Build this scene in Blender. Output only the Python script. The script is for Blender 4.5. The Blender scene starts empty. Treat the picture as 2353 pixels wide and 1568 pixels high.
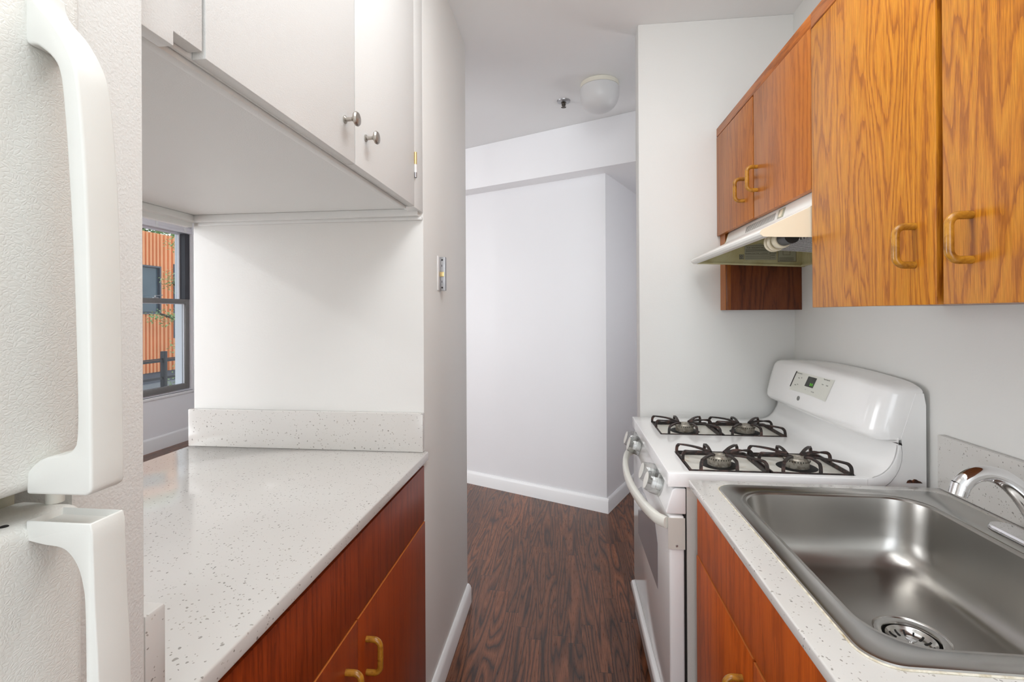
import bpy, bmesh, math, random
from mathutils import Vector, Matrix, noise as mnoise
random.seed(7)
S = bpy.context.scene
COL = S.collection
PI = math.pi

# ------------------------------------------------------------------ camera, world, lamps, exposure
CAM_H = 1.3743
YAW, PITCH, ROLL = 0.1123, -0.0014, 0.0049
r = Vector((math.cos(YAW), math.sin(YAW), 0)); f0 = Vector((-math.sin(YAW), math.cos(YAW), 0)); zz = Vector((0, 0, 1))
fw = f0*math.cos(PITCH) - zz*math.sin(PITCH); dn = -(zz*math.cos(PITCH) + f0*math.sin(PITCH))
Rv = r*math.cos(ROLL) + dn*math.sin(ROLL); Dv = -r*math.sin(ROLL) + dn*math.cos(ROLL)
cd = bpy.data.cameras.new('camera'); cam = bpy.data.objects.new('camera', cd); COL.objects.link(cam)
cd.sensor_width = 36; cd.lens = 1114.08/2353*36; cd.shift_y = -(784-719.35)/2353; cd.clip_start = 0.02
M = Matrix((( Rv.x, -Dv.x, -fw.x, 0), (Rv.y, -Dv.y, -fw.y, 0), (Rv.z, -Dv.z, -fw.z, CAM_H), (0, 0, 0, 1)))
cam.matrix_world = M
S.camera = cam

W = bpy.data.worlds.new('world'); S.world = W; W.use_nodes = True
wn = W.node_tree.nodes; wl = W.node_tree.links
wn.clear()
wo = wn.new('ShaderNodeOutputWorld'); wb = wn.new('ShaderNodeBackground')
wtc = wn.new('ShaderNodeTexCoord'); wsep = wn.new('ShaderNodeSeparateXYZ'); wr = wn.new('ShaderNodeValToRGB')
wl.new(wtc.outputs['Generated'], wsep.inputs[0]); wl.new(wsep.outputs['Z'], wr.inputs[0])
wr.color_ramp.elements[0].position = 0.0; wr.color_ramp.elements[0].color = (0.93, 0.96, 1.0, 1)
wr.color_ramp.elements[1].position = 0.7; wr.color_ramp.elements[1].color = (0.72, 0.84, 1.0, 1)
wl.new(wr.outputs[0], wb.inputs[0]); wb.inputs[1].default_value = 1.3
wl.new(wb.outputs[0], wo.inputs[0])

S.view_settings.view_transform = 'Standard'; S.view_settings.look = 'None'
S.view_settings.gamma = 1.0; S.view_settings.exposure = 0.29; S.view_settings.use_curve_mapping = False
S.cycles.max_bounces = 10; S.cycles.diffuse_bounces = 6; S.cycles.glossy_bounces = 5; S.cycles.transmission_bounces = 8
S.cycles.sample_clamp_indirect = 6.0

def lamp(name, kind, loc, power, color=(1, 1, 1), size=0.1, size_y=None, rot=(0, 0, 0)):
    d = bpy.data.lights.new(name, kind); d.energy = power; d.color = color
    if kind == 'AREA':
        d.size = size
        if size_y: d.shape = 'RECTANGLE'; d.size_y = size_y
        else: d.shape = 'DISK'
    else:
        d.shadow_soft_size = size
    o = bpy.data.objects.new(name, d); o.location = loc; o.rotation_euler = rot; COL.objects.link(o); return o
# kitchen ceiling lamp (above the frame)
lamp('kitchen_ceiling_lamp', 'POINT', (0.05, 1.0, 2.45), 4.8, (0.97, 0.985, 1.0), 0.09)
lamp('kitchen_overhead_fill', 'AREA', (0.22, 0.45, 2.645), 12.5, (0.96, 0.98, 1.0), 0.7, 1.8)  # added overhead panel, unseen, softens and fills the kitchen light
# added soft fill light behind the camera
lamp('kitchen_rear_fill', 'AREA', (0.15, -2.0, 1.55), 18, (0.92, 0.965, 1.0), 1.5, 1.9, (PI/2, 0, 0))
# daylight through the living room's other windows (left of the frame)
lamp('living_room_daylight', 'AREA', (-4.05, 0.9, 1.5), 98, (0.95, 0.975, 1.0), 3.4, 1.8, (0, -PI/2, 0))
# ceiling lamp of the living room
lamp('living_room_lamp', 'POINT', (-2.75, -0.55, 2.45), 30, (0.975, 0.985, 1.0), 0.06)
lamp('dining_end_fill', 'POINT', (-2.25, 3.42, 1.6), 6.5, (0.95, 0.975, 1.0), 0.22)  # unseen flash-like fill added beyond the white wall end
# added fill light, unseen round the right corner of the hall
lamp('hall_right_fill', 'POINT', (1.5, 2.85, 1.5), 9, (0.97, 0.98, 1.0), 0.15)

# ------------------------------------------------------------------ material helpers
def newmat(name):
    m = bpy.data.materials.new(name); m.use_nodes = True
    nt = m.node_tree; nt.nodes.clear()
    out = nt.nodes.new('ShaderNodeOutputMaterial'); b = nt.nodes.new('ShaderNodeBsdfPrincipled')
    nt.links.new(b.outputs[0], out.inputs[0])
    return m, nt, b
def N(nt, t, **kw):
    n = nt.nodes.new(t)
    for k, v in kw.items():
        if k in ('op',): n.operation = v
        else: setattr(n, k, v)
    return n
def L(nt, a, b): nt.links.new(a, b)
def math_(nt, op, a, b=None, c=None, clamp=False):
    n = nt.nodes.new('ShaderNodeMath'); n.operation = op; n.use_clamp = clamp
    for i, v in enumerate((a, b, c)):
        if v is None: continue
        if isinstance(v, (int, float)): n.inputs[i].default_value = v
        else: nt.links.new(v, n.inputs[i])
    return n.outputs[0]
def coords(nt, scale=(1, 1, 1), rnd=0.0, loc=(0, 0, 0), rot=(0, 0, 0)):
    tc = N(nt, 'ShaderNodeTexCoord'); mp = N(nt, 'ShaderNodeMapping')
    mp.inputs['Scale'].default_value = scale; mp.inputs['Location'].default_value = loc; mp.inputs['Rotation'].default_value = rot
    src = tc.outputs['Object']
    if rnd:
        oi = N(nt, 'ShaderNodeObjectInfo'); vm = N(nt, 'ShaderNodeVectorMath', operation='MULTIPLY_ADD')
        cb = N(nt, 'ShaderNodeCombineXYZ')
        for i in range(3): L(nt, oi.outputs['Random'], cb.inputs[i])
        L(nt, cb.outputs[0], vm.inputs[0]); vm.inputs[1].default_value = (rnd, rnd*1.7, rnd*.6); L(nt, src, vm.inputs[2])
        src = vm.outputs[0]
    L(nt, src, mp.inputs[0]); return mp.outputs[0]
def noise_(nt, vec, scale=1, detail=2, rough=.5, dist=0.0):
    n = N(nt, 'ShaderNodeTexNoise'); L(nt, vec, n.inputs['Vector'])
    n.inputs['Scale'].default_value = scale; n.inputs['Detail'].default_value = detail
    n.inputs['Roughness'].default_value = rough; n.inputs['Distortion'].default_value = dist
    return n.outputs['Fac']
def ramp(nt, fac, stops, interp='LINEAR'):
    n = N(nt, 'ShaderNodeValToRGB'); n.color_ramp.interpolation = interp
    e = n.color_ramp.elements
    while len(e) < len(stops): e.new(0.5)
    for x, (p, c) in zip(e, stops):
        x.position = p; x.color = (*c, 1) if len(c) == 3 else c
    L(nt, fac, n.inputs[0]); return n.outputs[0]
def mix(nt, fac, a, b, mode='MIX'):
    n = N(nt, 'ShaderNodeMixRGB', blend_type=mode)
    for i, v in enumerate((fac, a, b)):
        if isinstance(v, (int, float)): n.inputs[i].default_value = v
        elif isinstance(v, tuple): n.inputs[i].default_value = (*v, 1)
        else: L(nt, v, n.inputs[i])
    return n.outputs[0]
def bump(nt, b, h, strength=.2, dist=.001):
    n = N(nt, 'ShaderNodeBump'); n.inputs['Strength'].default_value = strength; n.inputs['Distance'].default_value = dist
    L(nt, h, n.inputs['Height']); L(nt, n.outputs[0], b.inputs['Normal'])
def setp(b, col=None, rough=None, metal=None, spec=None, coat=None, coatr=None):
    if col: b.inputs['Base Color'].default_value = (*col, 1)
    if rough is not None: b.inputs['Roughness'].default_value = rough
    if metal is not None: b.inputs['Metallic'].default_value = metal
    if spec is not None: b.inputs['Specular IOR Level'].default_value = spec
    if coat is not None: b.inputs['Coat Weight'].default_value = coat
    if coatr is not None: b.inputs['Coat Roughness'].default_value = coatr
def srgb(r_, g, b_):
    f = lambda c: (c/255/12.92 if c/255 <= .04045 else ((c/255+.055)/1.055)**2.4)
    return (f(r_), f(g), f(b_))
def plain(name, col, rough=.5, metal=0, nscale=40, var=.03, bstr=0.05, bscale=200, spec=.5, coat=0):
    """one material with a slight tone variation and a fine surface texture"""
    m, nt, b = newmat(name); setp(b, None, rough, metal, spec, coat, .1)
    v = coords(nt); n = noise_(nt, v, nscale, 3)
    c0 = tuple(x*(1-var) for x in col); c1 = tuple(min(1, x*(1+var)) for x in col)
    L(nt, ramp(nt, n, [(.3, c0), (.7, c1)]), b.inputs['Base Color'])
    if bstr: bump(nt, b, noise_(nt, v, bscale, 2), bstr, .0006)
    return m
def paint(name, col, rough=.55, peel=.15, pscale=160):
    m, nt, b = newmat(name); setp(b, None, rough, 0, .4)
    v = coords(nt); n = noise_(nt, v, 1.3, 3); 
    L(nt, ramp(nt, n, [(.3, tuple(x*.975 for x in col)), (.7, col)]), b.inputs['Base Color'])
    h = noise_(nt, v, pscale, 3, .55); h2 = noise_(nt, v, 9, 2)
    bump(nt, b, math_(nt, 'ADD', h, math_(nt, 'MULTIPLY', h2, 1.2)), peel, .0016)
    return m
def wood(name, light, mid, dark, axis='z', across=9.0, along=1.0, rings=9.0, rough=.32, pore=.5, coat=.25, contrast=1.0, spec=.28):
    m, nt, b = newmat(name); setp(b, None, rough, 0, spec, coat, .2)
    sc = {'z': (across, across, along), 'y': (across, along, across), 'x': (along, across, across)}[axis]
    v = coords(nt, sc, 3.7)
    n = noise_(nt, v, 1.0, 2.0, .45, .25)
    w = math_(nt, 'FRACT', math_(nt, 'MULTIPLY', n, rings))
    fine = {'z': (620, 620, 17), 'y': (620, 17, 620), 'x': (17, 620, 620)}[axis]
    vf = coords(nt, fine, 3.7); nf = noise_(nt, vf, 1.0, 3.0, .6)
    jag = {'z': (190, 190, 22), 'y': (190, 22, 190), 'x': (22, 190, 190)}[axis]
    nj = noise_(nt, coords(nt, jag, 3.7), 1.0, 2.0, .6)
    w2 = math_(nt, 'ADD', w, math_(nt, 'MULTIPLY', math_(nt, 'SUBTRACT', nj, .5), .8))
    base = ramp(nt, w2, [(0.0, dark), (.10, mid), (.42, light), (.72, mid), (.95, dark)])
    base = mix(nt, 1-contrast*.75, base, tuple((a+c*2)/3 for a, c in zip(mid, light)))
    pf = ramp(nt, nf, [(.42, (.55, .5, .45)), (.60, (1, 1, 1))])
    c = mix(nt, pore, base, pf, 'MULTIPLY')
    tone = noise_(nt, coords(nt, tuple(x*.35 for x in sc), 2.1), 1.0, 1.0)
    c = mix(nt, .5, c, ramp(nt, tone, [(.3, (.86, .84, .82)), (.7, (1.05, 1.05, 1.05))]), 'MULTIPLY')
    L(nt, c, b.inputs['Base Color'])
    bump(nt, b, nf, .12, .0005)
    return m
def quartz(name):
    m, nt, b = newmat(name); setp(b, None, .11, 0, .5)
    base = srgb(210, 208, 204)
    v = coords(nt)
    warp = N(nt, 'ShaderNodeTexNoise'); L(nt, v, warp.inputs['Vector']); warp.inputs['Scale'].default_value = 55
    vv = N(nt, 'ShaderNodeVectorMath', operation='MULTIPLY_ADD'); L(nt, warp.outputs['Color'], vv.inputs[0]); vv.inputs[1].default_value = (.012,)*3; L(nt, v, vv.inputs[2])
    def fleck(scale, thr, keep):
        vo = N(nt, 'ShaderNodeTexVoronoi', feature='F1'); L(nt, vv.outputs[0], vo.inputs['Vector']); vo.inputs['Scale'].default_value = scale
        sep = N(nt, 'ShaderNodeSeparateColor'); L(nt, vo.outputs['Color'], sep.inputs[0])
        size = math_(nt, 'MULTIPLY', sep.outputs[1], thr)
        a = math_(nt, 'LESS_THAN', vo.outputs['Distance'], size)
        k = math_(nt, 'LESS_THAN', sep.outputs[0], keep)
        return math_(nt, 'MULTIPLY', a, k), sep.outputs[2]
    f1, t1 = fleck(210, .42, .30); f2, t2 = fleck(95, .26, .22)
    c = mix(nt, math_(nt, 'MULTIPLY', f1, .75), base, ramp(nt, t1, [(0, srgb(98, 94, 88)), (1, srgb(188, 182, 172))]))
    c = mix(nt, math_(nt, 'MULTIPLY', f2, .8), c, ramp(nt, t2, [(0, srgb(104, 101, 95)), (1, srgb(182, 177, 170))]))
    cl = noise_(nt, v, 6, 2)
    c = mix(nt, .5, c, ramp(nt, cl, [(.3, (.95, .94, .93)), (.7, (1, 1, 1))]), 'MULTIPLY')
    L(nt, c, b.inputs['Base Color'])
    bump(nt, b, noise_(nt, v, 260, 2), .05, .0004)
    return m
def floor_mat():
    m, nt, b = newmat('dark_oak_strip_floor'); setp(b, None, .2, 0, .4, .12, .16)
    tc = N(nt, 'ShaderNodeTexCoord'); sp = N(nt, 'ShaderNodeSeparateXYZ'); L(nt, tc.outputs['Object'], sp.inputs[0])
    x, y = sp.outputs[0], sp.outputs[1]
    wd, ln = .057, .74
    row = math_(nt, 'FLOOR', math_(nt, 'DIVIDE', x, wd))
    wn1 = N(nt, 'ShaderNodeTexWhiteNoise', noise_dimensions='1D'); L(nt, row, wn1.inputs['W'])
    yo = math_(nt, 'ADD', math_(nt, 'DIVIDE', y, ln), math_(nt, 'MULTIPLY', wn1.outputs['Value'], 7.3))
    pl = math_(nt, 'FLOOR', yo)
    cid = N(nt, 'ShaderNodeCombineXYZ'); L(nt, row, cid.inputs[0]); L(nt, pl, cid.inputs[1])
    wn2 = N(nt, 'ShaderNodeTexWhiteNoise', noise_dimensions='2D'); L(nt, cid.outputs[0], wn2.inputs['Vector'])
    rnd = wn2.outputs['Value']
    gx = math_(nt, 'ADD', math_(nt, 'MULTIPLY', x, 13.0), math_(nt, 'MULTIPLY', rnd, 57.0))
    gy = math_(nt, 'ADD', math_(nt, 'MULTIPLY', y, .85), math_(nt, 'MULTIPLY', rnd, 31.0))
    gv = N(nt, 'ShaderNodeCombineXYZ'); L(nt, gx, gv.inputs[0]); L(nt, gy, gv.inputs[1])
    n = noise_(nt, gv.outputs[0], 1.0, 1.6, .4, .25)
    w = math_(nt, 'FRACT', math_(nt, 'MULTIPLY', n, 13.0))
    base = ramp(nt, w, [(0, srgb(52, 29, 19)), (.12, srgb(92, 54, 34)), (.5, srgb(130, 81, 53)), (.82, srgb(108, 65, 42)), (.97, srgb(54, 31, 20))])
    fv = N(nt, 'ShaderNodeCombineXYZ'); L(nt, math_(nt, 'MULTIPLY', x, 420), fv.inputs[0]); L(nt, math_(nt, 'MULTIPLY', y, 16), fv.inputs[1])
    nf = noise_(nt, fv.outputs[0], 1.0, 3.0, .6)
    c = mix(nt, .6, base, ramp(nt, nf, [(.38, (.45, .42, .4)), (.6, (1.1, 1.1, 1.1))]), 'MULTIPLY')
    c = mix(nt, 1.0, c, ramp(nt, rnd, [(0, (.72, .70, .68)), (.5, (1, .98, .96)), (1, (1.28, 1.2, 1.12))]), 'MULTIPLY')
    fx = math_(nt, 'FRACT', math_(nt, 'DIVIDE', x, wd)); fy = math_(nt, 'FRACT', yo)
    gap = math_(nt, 'MAXIMUM', math_(nt, 'LESS_THAN', fx, .018), math_(nt, 'LESS_THAN', fy, .003))
    c = mix(nt, math_(nt, 'MULTIPLY', gap, .75), c, srgb(22, 14, 10))
    L(nt, c, b.inputs['Base Color'])
    L(nt, math_(nt, 'ADD', math_(nt, 'MULTIPLY', nf, .2), .2), b.inputs['Roughness'])
    bump(nt, b, math_(nt, 'SUBTRACT', math_(nt, 'MULTIPLY', n, .6), gap), .08, .001)
    return m
def leather(name, col):
    m, nt, b = newmat(name); setp(b, col, .42, 0, .5)
    v = coords(nt, (1, 1, 1.25))
    wv = N(nt, 'ShaderNodeTexNoise'); L(nt, v, wv.inputs['Vector']); wv.inputs['Scale'].default_value = 60
    vm = N(nt, 'ShaderNodeVectorMath', operation='MULTIPLY_ADD'); L(nt, wv.outputs['Color'], vm.inputs[0]); vm.inputs[1].default_value = (.012,)*3; L(nt, v, vm.inputs[2])
    vo = N(nt, 'ShaderNodeTexVoronoi', feature='DISTANCE_TO_EDGE'); L(nt, vm.outputs[0], vo.inputs['Vector']); vo.inputs['Scale'].default_value = 260
    h = ramp(nt, vo.outputs['Distance'], [(0, (0, 0, 0)), (.22, (1, 1, 1))])
    n2 = noise_(nt, v, 240, 2)
    bump(nt, b, math_(nt, 'ADD', h, math_(nt, 'MULTIPLY', n2, .5)), .22, .0009)
    return m
def steel(name, col=(.44, .425, .40), rough=.28):
    m, nt, b = newmat(name); setp(b, col, rough, 1)
    v = coords(nt, (2, 2, 2)); n = noise_(nt, v, 1, 0, .5)
    L(nt, ramp(nt, n, [(.3, tuple(x*.985 for x in col)), (.7, col)]), b.inputs['Base Color'])
    L(nt, math_(nt, 'ADD', math_(nt, 'MULTIPLY', n, .01), rough-.005), b.inputs['Roughness'])
    return m
def glass(name, tint=(1, 1, 1), rough=0.0, ior=1.45):
    m = bpy.data.materials.new(name); m.use_nodes = True; nt = m.node_tree; nt.nodes.clear()
    out = nt.nodes.new('ShaderNodeOutputMaterial')
    tr = nt.nodes.new('ShaderNodeBsdfTransparent'); tr.inputs[0].default_value = (*tint, 1)
    gl = nt.nodes.new('ShaderNodeBsdfGlossy'); gl.inputs['Roughness'].default_value = max(.02, rough)
    lw = nt.nodes.new('ShaderNodeLayerWeight'); lw.inputs[0].default_value = .5
    fr = nt.nodes.new('ShaderNodeMapRange'); L(nt, math_(nt, 'POWER', lw.outputs['Facing'], 4.0), fr.inputs[0])
    fr.inputs[3].default_value = (ior-1)**2/(ior+1)**2; fr.inputs[4].default_value = .75
    mx = nt.nodes.new('ShaderNodeMixShader')
    L(nt, fr.outputs[0], mx.inputs[0]); L(nt, tr.outputs[0], mx.inputs[1]); L(nt, gl.outputs[0], mx.inputs[2]); L(nt, mx.outputs[0], out.inputs[0])
    return m
def stained(name, base, stain, scale=20, lo=.5, hi=.7, rough=.4, metal=0):
    m, nt, b = newmat(name); setp(b, None, rough, metal)
    v = coords(nt, (1, 1, 1), 2.0); n = noise_(nt, v, scale, 4, .6, .6)
    L(nt, ramp(nt, n, [(lo, base), (hi, stain)]), b.inputs['Base Color'])
    bump(nt, b, noise_(nt, v, scale*9, 2), .15, .0006)
    return m

MT = {}
MT['wall'] = paint('wall_paint', srgb(229, 229, 226))
MT['hall'] = paint('hall_paint', srgb(240, 240, 242), .45, .1)
MT['ceil'] = paint('ceiling_paint', srgb(242, 243, 243), .7, .1)
MT['peel'] = paint('orange_peel_paint', srgb(229, 230, 227), .6, .5, 330)
MT['gloss'] = paint('semi_gloss_white_trim', srgb(236, 236, 236), .3, .08)
MT['cabpaint'] = paint('white_cabinet_paint', srgb(226, 227, 225), .45, .3, 420)
MT['floor'] = floor_mat()
MT['quartz'] = quartz('speckled_white_quartz')
MT['oak_gold'] = wood('golden_oak', srgb(214, 144, 44), srgb(202, 126, 34), srgb(154, 82, 26), 'z', 9.5, 1.15, 16, .34, .6, .12, .95)
MT['oak_mid'] = wood('honey_oak', srgb(192, 118, 44), srgb(180, 102, 35), srgb(140, 70, 22), 'z', 9, .8, 10, .36, .4, .12, .7)
MT['oak_rail'] = wood('honey_oak_rail', srgb(196, 118, 50), srgb(180, 100, 38), srgb(128, 66, 24), 'y', 14, 1.6, 7, .36, .4, .12, .9)
MT['oak_edge'] = wood('dark_oak_edge', srgb(150, 84, 32), srgb(128, 66, 20), srgb(84, 40, 10), 'z', 14, .8, 7, .35, .4, .2)
MT['mahog'] = wood('red_brown_veneer', srgb(160, 66, 20), srgb(142, 54, 15), srgb(98, 33, 8), 'z', 26, .9, 6, .42, .5, .05, .7)
MT['mahog2'] = wood('red_brown_door_veneer', srgb(160, 66, 16), srgb(147, 57, 13), srgb(114, 42, 9), 'z', 12, .7, 6, .42, .3, .05, .5)
MT['cherry'] = wood('warm_cherry_veneer', srgb(208, 100, 28), srgb(192, 86, 21), srgb(138, 56, 12), 'z', 11, .75, 6, .45, .35, .0, .6, .14)
MT['panel_dark'] = wood('dark_oak_panel', srgb(120, 62, 28), srgb(102, 48, 20), srgb(66, 28, 12), 'z', 9, .9, 9, .35, .4, .2, .9)
MT['door_edge'] = plain('orange_lit_edge', srgb(196, 112, 52), .4)  # brighter orange paints in the light on the lower doors' top edges
MT['handle_wood'] = stained('worn_varnished_handle', srgb(178, 124, 40), srgb(120, 74, 22), 45, .42, .72, .22)
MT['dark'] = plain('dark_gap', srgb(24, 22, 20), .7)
MT['cap'] = plain('off_white_end_cap', srgb(214, 212, 203), .4, 0, 10, .01, .02)
MT['fridge'] = leather('textured_fridge_enamel', srgb(229, 230, 225))
MT['fridge_smooth'] = plain('fridge_handle_plastic', srgb(222, 223, 218), .5, 0, 30, .01, .06, 420)
MT['enamel'] = plain('white_enamel', srgb(244, 244, 243), .14, 0, 3, .01, 0, 100, .5, .3)
MT['enamel_side'] = leather('textured_range_side', srgb(214, 212, 205))
MT['enamel_warm'] = plain('off_white_handle_plastic', srgb(232, 231, 222), .3, 0, 20, .01, .03, 400)
MT['grate'] = stained('rusty_black_iron', srgb(44, 39, 37), srgb(92, 66, 60), 60, .48, .72, .5, .3)
MT['burner'] = stained('worn_aluminium_burner', srgb(176, 170, 158), srgb(104, 92, 76), 70, .45, .7, .4, .5)
MT['pan'] = stained('stained_drip_pan', srgb(232, 230, 220), srgb(190, 150, 96), 11, .57, .75, .3)
MT['hole'] = plain('burner_hole_black', srgb(10, 9, 8), .6)
MT['ovenglass'] = plain('smoked_oven_glass', srgb(158, 158, 164), .08, 0, 3, .01, 0)
MT['clearplastic'] = glass('clear_plastic_cover', (.965, .97, .965), .04, 1.55)
MT['display'] = plain('display_black', srgb(22, 26, 18), .15, 0, 5, .01, 0)
MT['ctrl'] = plain('control_panel_film', srgb(222, 223, 214), .35, 0, 10, .02, 0)
MT['print'] = plain('grey_print', srgb(120, 120, 116), .6, 0, 10, .01, 0)
MT['rust'] = stained('rust_brown', srgb(58, 32, 20), srgb(110, 62, 36), 120, .45, .6, .8)
MT['hood'] = plain('hood_white', srgb(236, 235, 230), .28, 0, 5, .01, .03, 300)
MT['hood_side'] = plain('hood_cream_side', srgb(232, 222, 198), .35, 0, 8, .02, .03, 300)
MT['hood_in'] = stained('hood_yellowed_inside', srgb(206, 200, 160), srgb(180, 168, 116), 9, .45, .75, .4)
MT['label'] = plain('silver_label', srgb(168, 166, 148), .4, 0, 30, .03, 0)
MT['ink'] = plain('label_ink', srgb(40, 38, 34), .6, 0, 10, .01, 0)
MT['bulb'] = plain('cream_bulb_glass', srgb(236, 226, 200), .25, 0, 10, .02, 0)
MT['socket'] = plain('black_socket', srgb(40, 40, 40), .35)
MT['steel'] = steel('brushed_stainless')
MT['steel_rim'] = steel('brushed_stainless_rim', (.50, .49, .47), .22)
MT['chrome'] = plain('chrome', (.80, .80, .81), .06, 1, 3, .005, 0)
MT['nickel'] = plain('satin_nickel', (.50, .47, .43), .28, 1, 3, .01, 0)
MT['zinc'] = plain('zinc_plate', (.42, .42, .43), .4, 1, 60, .06, .05)
MT['brass'] = plain('brass', (.75, .58, .28), .3, 1, 50, .06, 0)
MT['opal'] = plain('opal_glass_shade', srgb(216, 216, 216), .35, 0, 3, .005, 0)
MT['lampbase'] = plain('cream_lamp_base', srgb(228, 224, 210), .4, 0, 5, .01, 0)
MT['bronze'] = plain('tarnished_bronze', (.10, .085, .07), .45, .8, 90, .2, 0)
MT['caulk'] = stained('yellowed_caulk', srgb(222, 216, 200), srgb(166, 148, 112), 60, .45, .75, .6)
MT['alu'] = plain('grey_aluminium', srgb(128, 125, 122), .35, .4, 5, .02, 0)
MT['alu_dark'] = plain('dark_window_track', srgb(62, 62, 68), .5, 0, 5, .02, 0)
MT['vinyl'] = plain('white_vinyl', srgb(232, 230, 234), .35, 0, 5, .01, 0)
MT['pane'] = glass('window_glass', (.96, .98, .98), .01)
MT['clad'] = plain('orange_corrugated_cladding', srgb(232, 158, 108), .5, 0, 1.5, .08, 0)
MT['frame_dark'] = plain('charcoal_window_frame', srgb(80, 84, 92), .4)
MT['ext_glass'] = plain('grey_blue_far_glass', srgb(78, 92, 100), .08, 0, 1.5, .3, 0)
MT['iron'] = plain('black_iron_railing', srgb(42, 42, 44), .5)
MT['leaf'] = stained('green_leaf', srgb(120, 158, 92), srgb(182, 202, 138), 3, .35, .65, .5)
MT['bark'] = plain('bark', srgb(84, 74, 62), .8)
MT['tarmac'] = plain('grey_paving', srgb(150, 150, 150), .8, 0, 3, .06, .1, 60)
MT['concrete'] = plain('dark_grey_plinth', srgb(104, 104, 110), .8, 0, 3, .08, .1, 60)

# the lit digits of the clock emit
m_, nt_, b_ = newmat('green_lit_digits'); setp(b_, srgb(60, 160, 20), .4)
b_.inputs['Emission Color'].default_value = (*srgb(120, 230, 30), 1); b_.inputs['Emission Strength'].default_value = .6
MT['digit'] = m_
# aluminium mesh of the hood filter
m_, nt_, b_ = newmat('mesh_filter'); setp(b_, None, .4, .25)
v_ = coords(nt_, (1, 1, 1)); wv_ = N(nt_, 'ShaderNodeTexWave', wave_type='BANDS', bands_direction='Y'); L(nt_, v_, wv_.inputs['Vector'])
wv_.inputs['Scale'].default_value = 16; wv_.inputs['Distortion'].default_value = 3; wv_.inputs['Detail Scale'].default_value = 30
nn_ = noise_(nt_, v_, 420, 2)
L(nt_, ramp(nt_, math_(nt_, 'ADD', math_(nt_, 'MULTIPLY', wv_.outputs['Fac'], .5), math_(nt_, 'MULTIPLY', nn_, .6)), [(.4, (.03, .03, .035)), (.62, (.75, .75, .76))]), b_.inputs['Base Color'])
bump(nt_, b_, wv_.outputs['Fac'], .6, .004)
MT['filter'] = m_

# ------------------------------------------------------------------ mesh helpers
def new(): return bmesh.new()
def box(bm, x0, x1, y0, y1, z0, z1):
    vs = [bm.verts.new((x, y, z)) for x in (x0, x1) for y in (y0, y1) for z in (z0, z1)]
    for f in ((0, 1, 3, 2), (4, 6, 7, 5), (0, 4, 5, 1), (2, 3, 7, 6), (0, 2, 6, 4), (1, 5, 7, 3)):
        bm.faces.new([vs[i] for i in f])
    return vs
def prism(bm, pts, axis, a0, a1):
    """pts: polygon in the two other axes (in xyz order), extruded along axis from a0 to a1"""
    def P(p, a):
        return {'x': (a, p[0], p[1]), 'y': (p[0], a, p[1]), 'z': (p[0], p[1], a)}[axis]
    A = [bm.verts.new(P(p, a0)) for p in pts]; B = [bm.verts.new(P(p, a1)) for p in pts]
    n = len(pts)
    fa = bm.faces.new(A); fb = bm.faces.new(B[::-1])
    for i in range(n): bm.faces.new((A[i], B[i], B[(i+1) % n], A[(i+1) % n]))
    return fa, fb
def tube(bm, path, rad, seg=12, closed=False, caps=True):
    """rad: number, list, or (w,h) for a flat strap"""
    P = [Vector(p) for p in path]; n = len(P); rings = []
    up = None
    for i, p in enumerate(P):
        if closed: t = P[(i+1) % n] - P[i-1]
        else: t = P[min(i+1, n-1)] - P[max(i-1, 0)]
        t.normalize()
        if up is None:
            up = Vector((0, 0, 1)) if abs(t.z) < .9 else Vector((1, 0, 0))
        s = t.cross(up)
        if s.length < 1e-5: s = t.cross(Vector((0.3, 1, 0.2)))
        s.normalize(); u = s.cross(t).normalized()
        if not (isinstance(rad, tuple)): up = u
        ring = []
        if isinstance(rad, tuple):
            w, h = rad
            for a, b2 in ((-w, -h), (w, -h), (w, h), (-w, h)): ring.append(bm.verts.new(p + s*a + u*b2))
        else:
            R = rad[i] if isinstance(rad, list) else rad
            for k in range(seg):
                a = 2*PI*k/seg; ring.append(bm.verts.new(p + s*(R*math.cos(a)) + u*(R*math.sin(a))))
        rings.append(ring)
    m = len(rings[0])
    for i in range(n if closed else n-1):
        A, B = rings[i], rings[(i+1) % n]
        for k in range(m): bm.faces.new((A[k], A[(k+1) % m], B[(k+1) % m], B[k]))
    if caps and not closed:
        bm.faces.new(rings[0][::-1]); bm.faces.new(rings[-1])
def lathe(bm, prof, center, axis='z', seg=32, sgn=1):
    """prof: (radius, height) pairs along axis"""
    cx = Vector(center); rings = []
    for R, h in prof:
        ring = []
        for k in range(seg):
            a = 2*PI*k/seg; c, s = math.cos(a)*max(R, 1e-5), math.sin(a)*max(R, 1e-5)
            d = {'z': Vector((c, s, h*sgn)), 'x': Vector((h*sgn, c, s)), 'y': Vector((c, h*sgn, s))}[axis]
            ring.append(bm.verts.new(cx + d))
        rings.append(ring)
    for A, B in zip(rings, rings[1:]):
        for k in range(seg): bm.faces.new((A[k], A[(k+1) % seg], B[(k+1) % seg], B[k]))
    bm.faces.new(rings[0]); bm.faces.new(rings[-1])
def bevel(bm, w, seg=2, ang=35):
    bm.normal_update()
    es = [e for e in bm.edges if len(e.link_faces) == 2 and e.calc_face_angle(0) > math.radians(ang)]
    if es: bmesh.ops.bevel(bm, geom=es, offset=w, offset_type='OFFSET', segments=seg, profile=.5, affect='EDGES', clamp_overlap=True)
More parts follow.
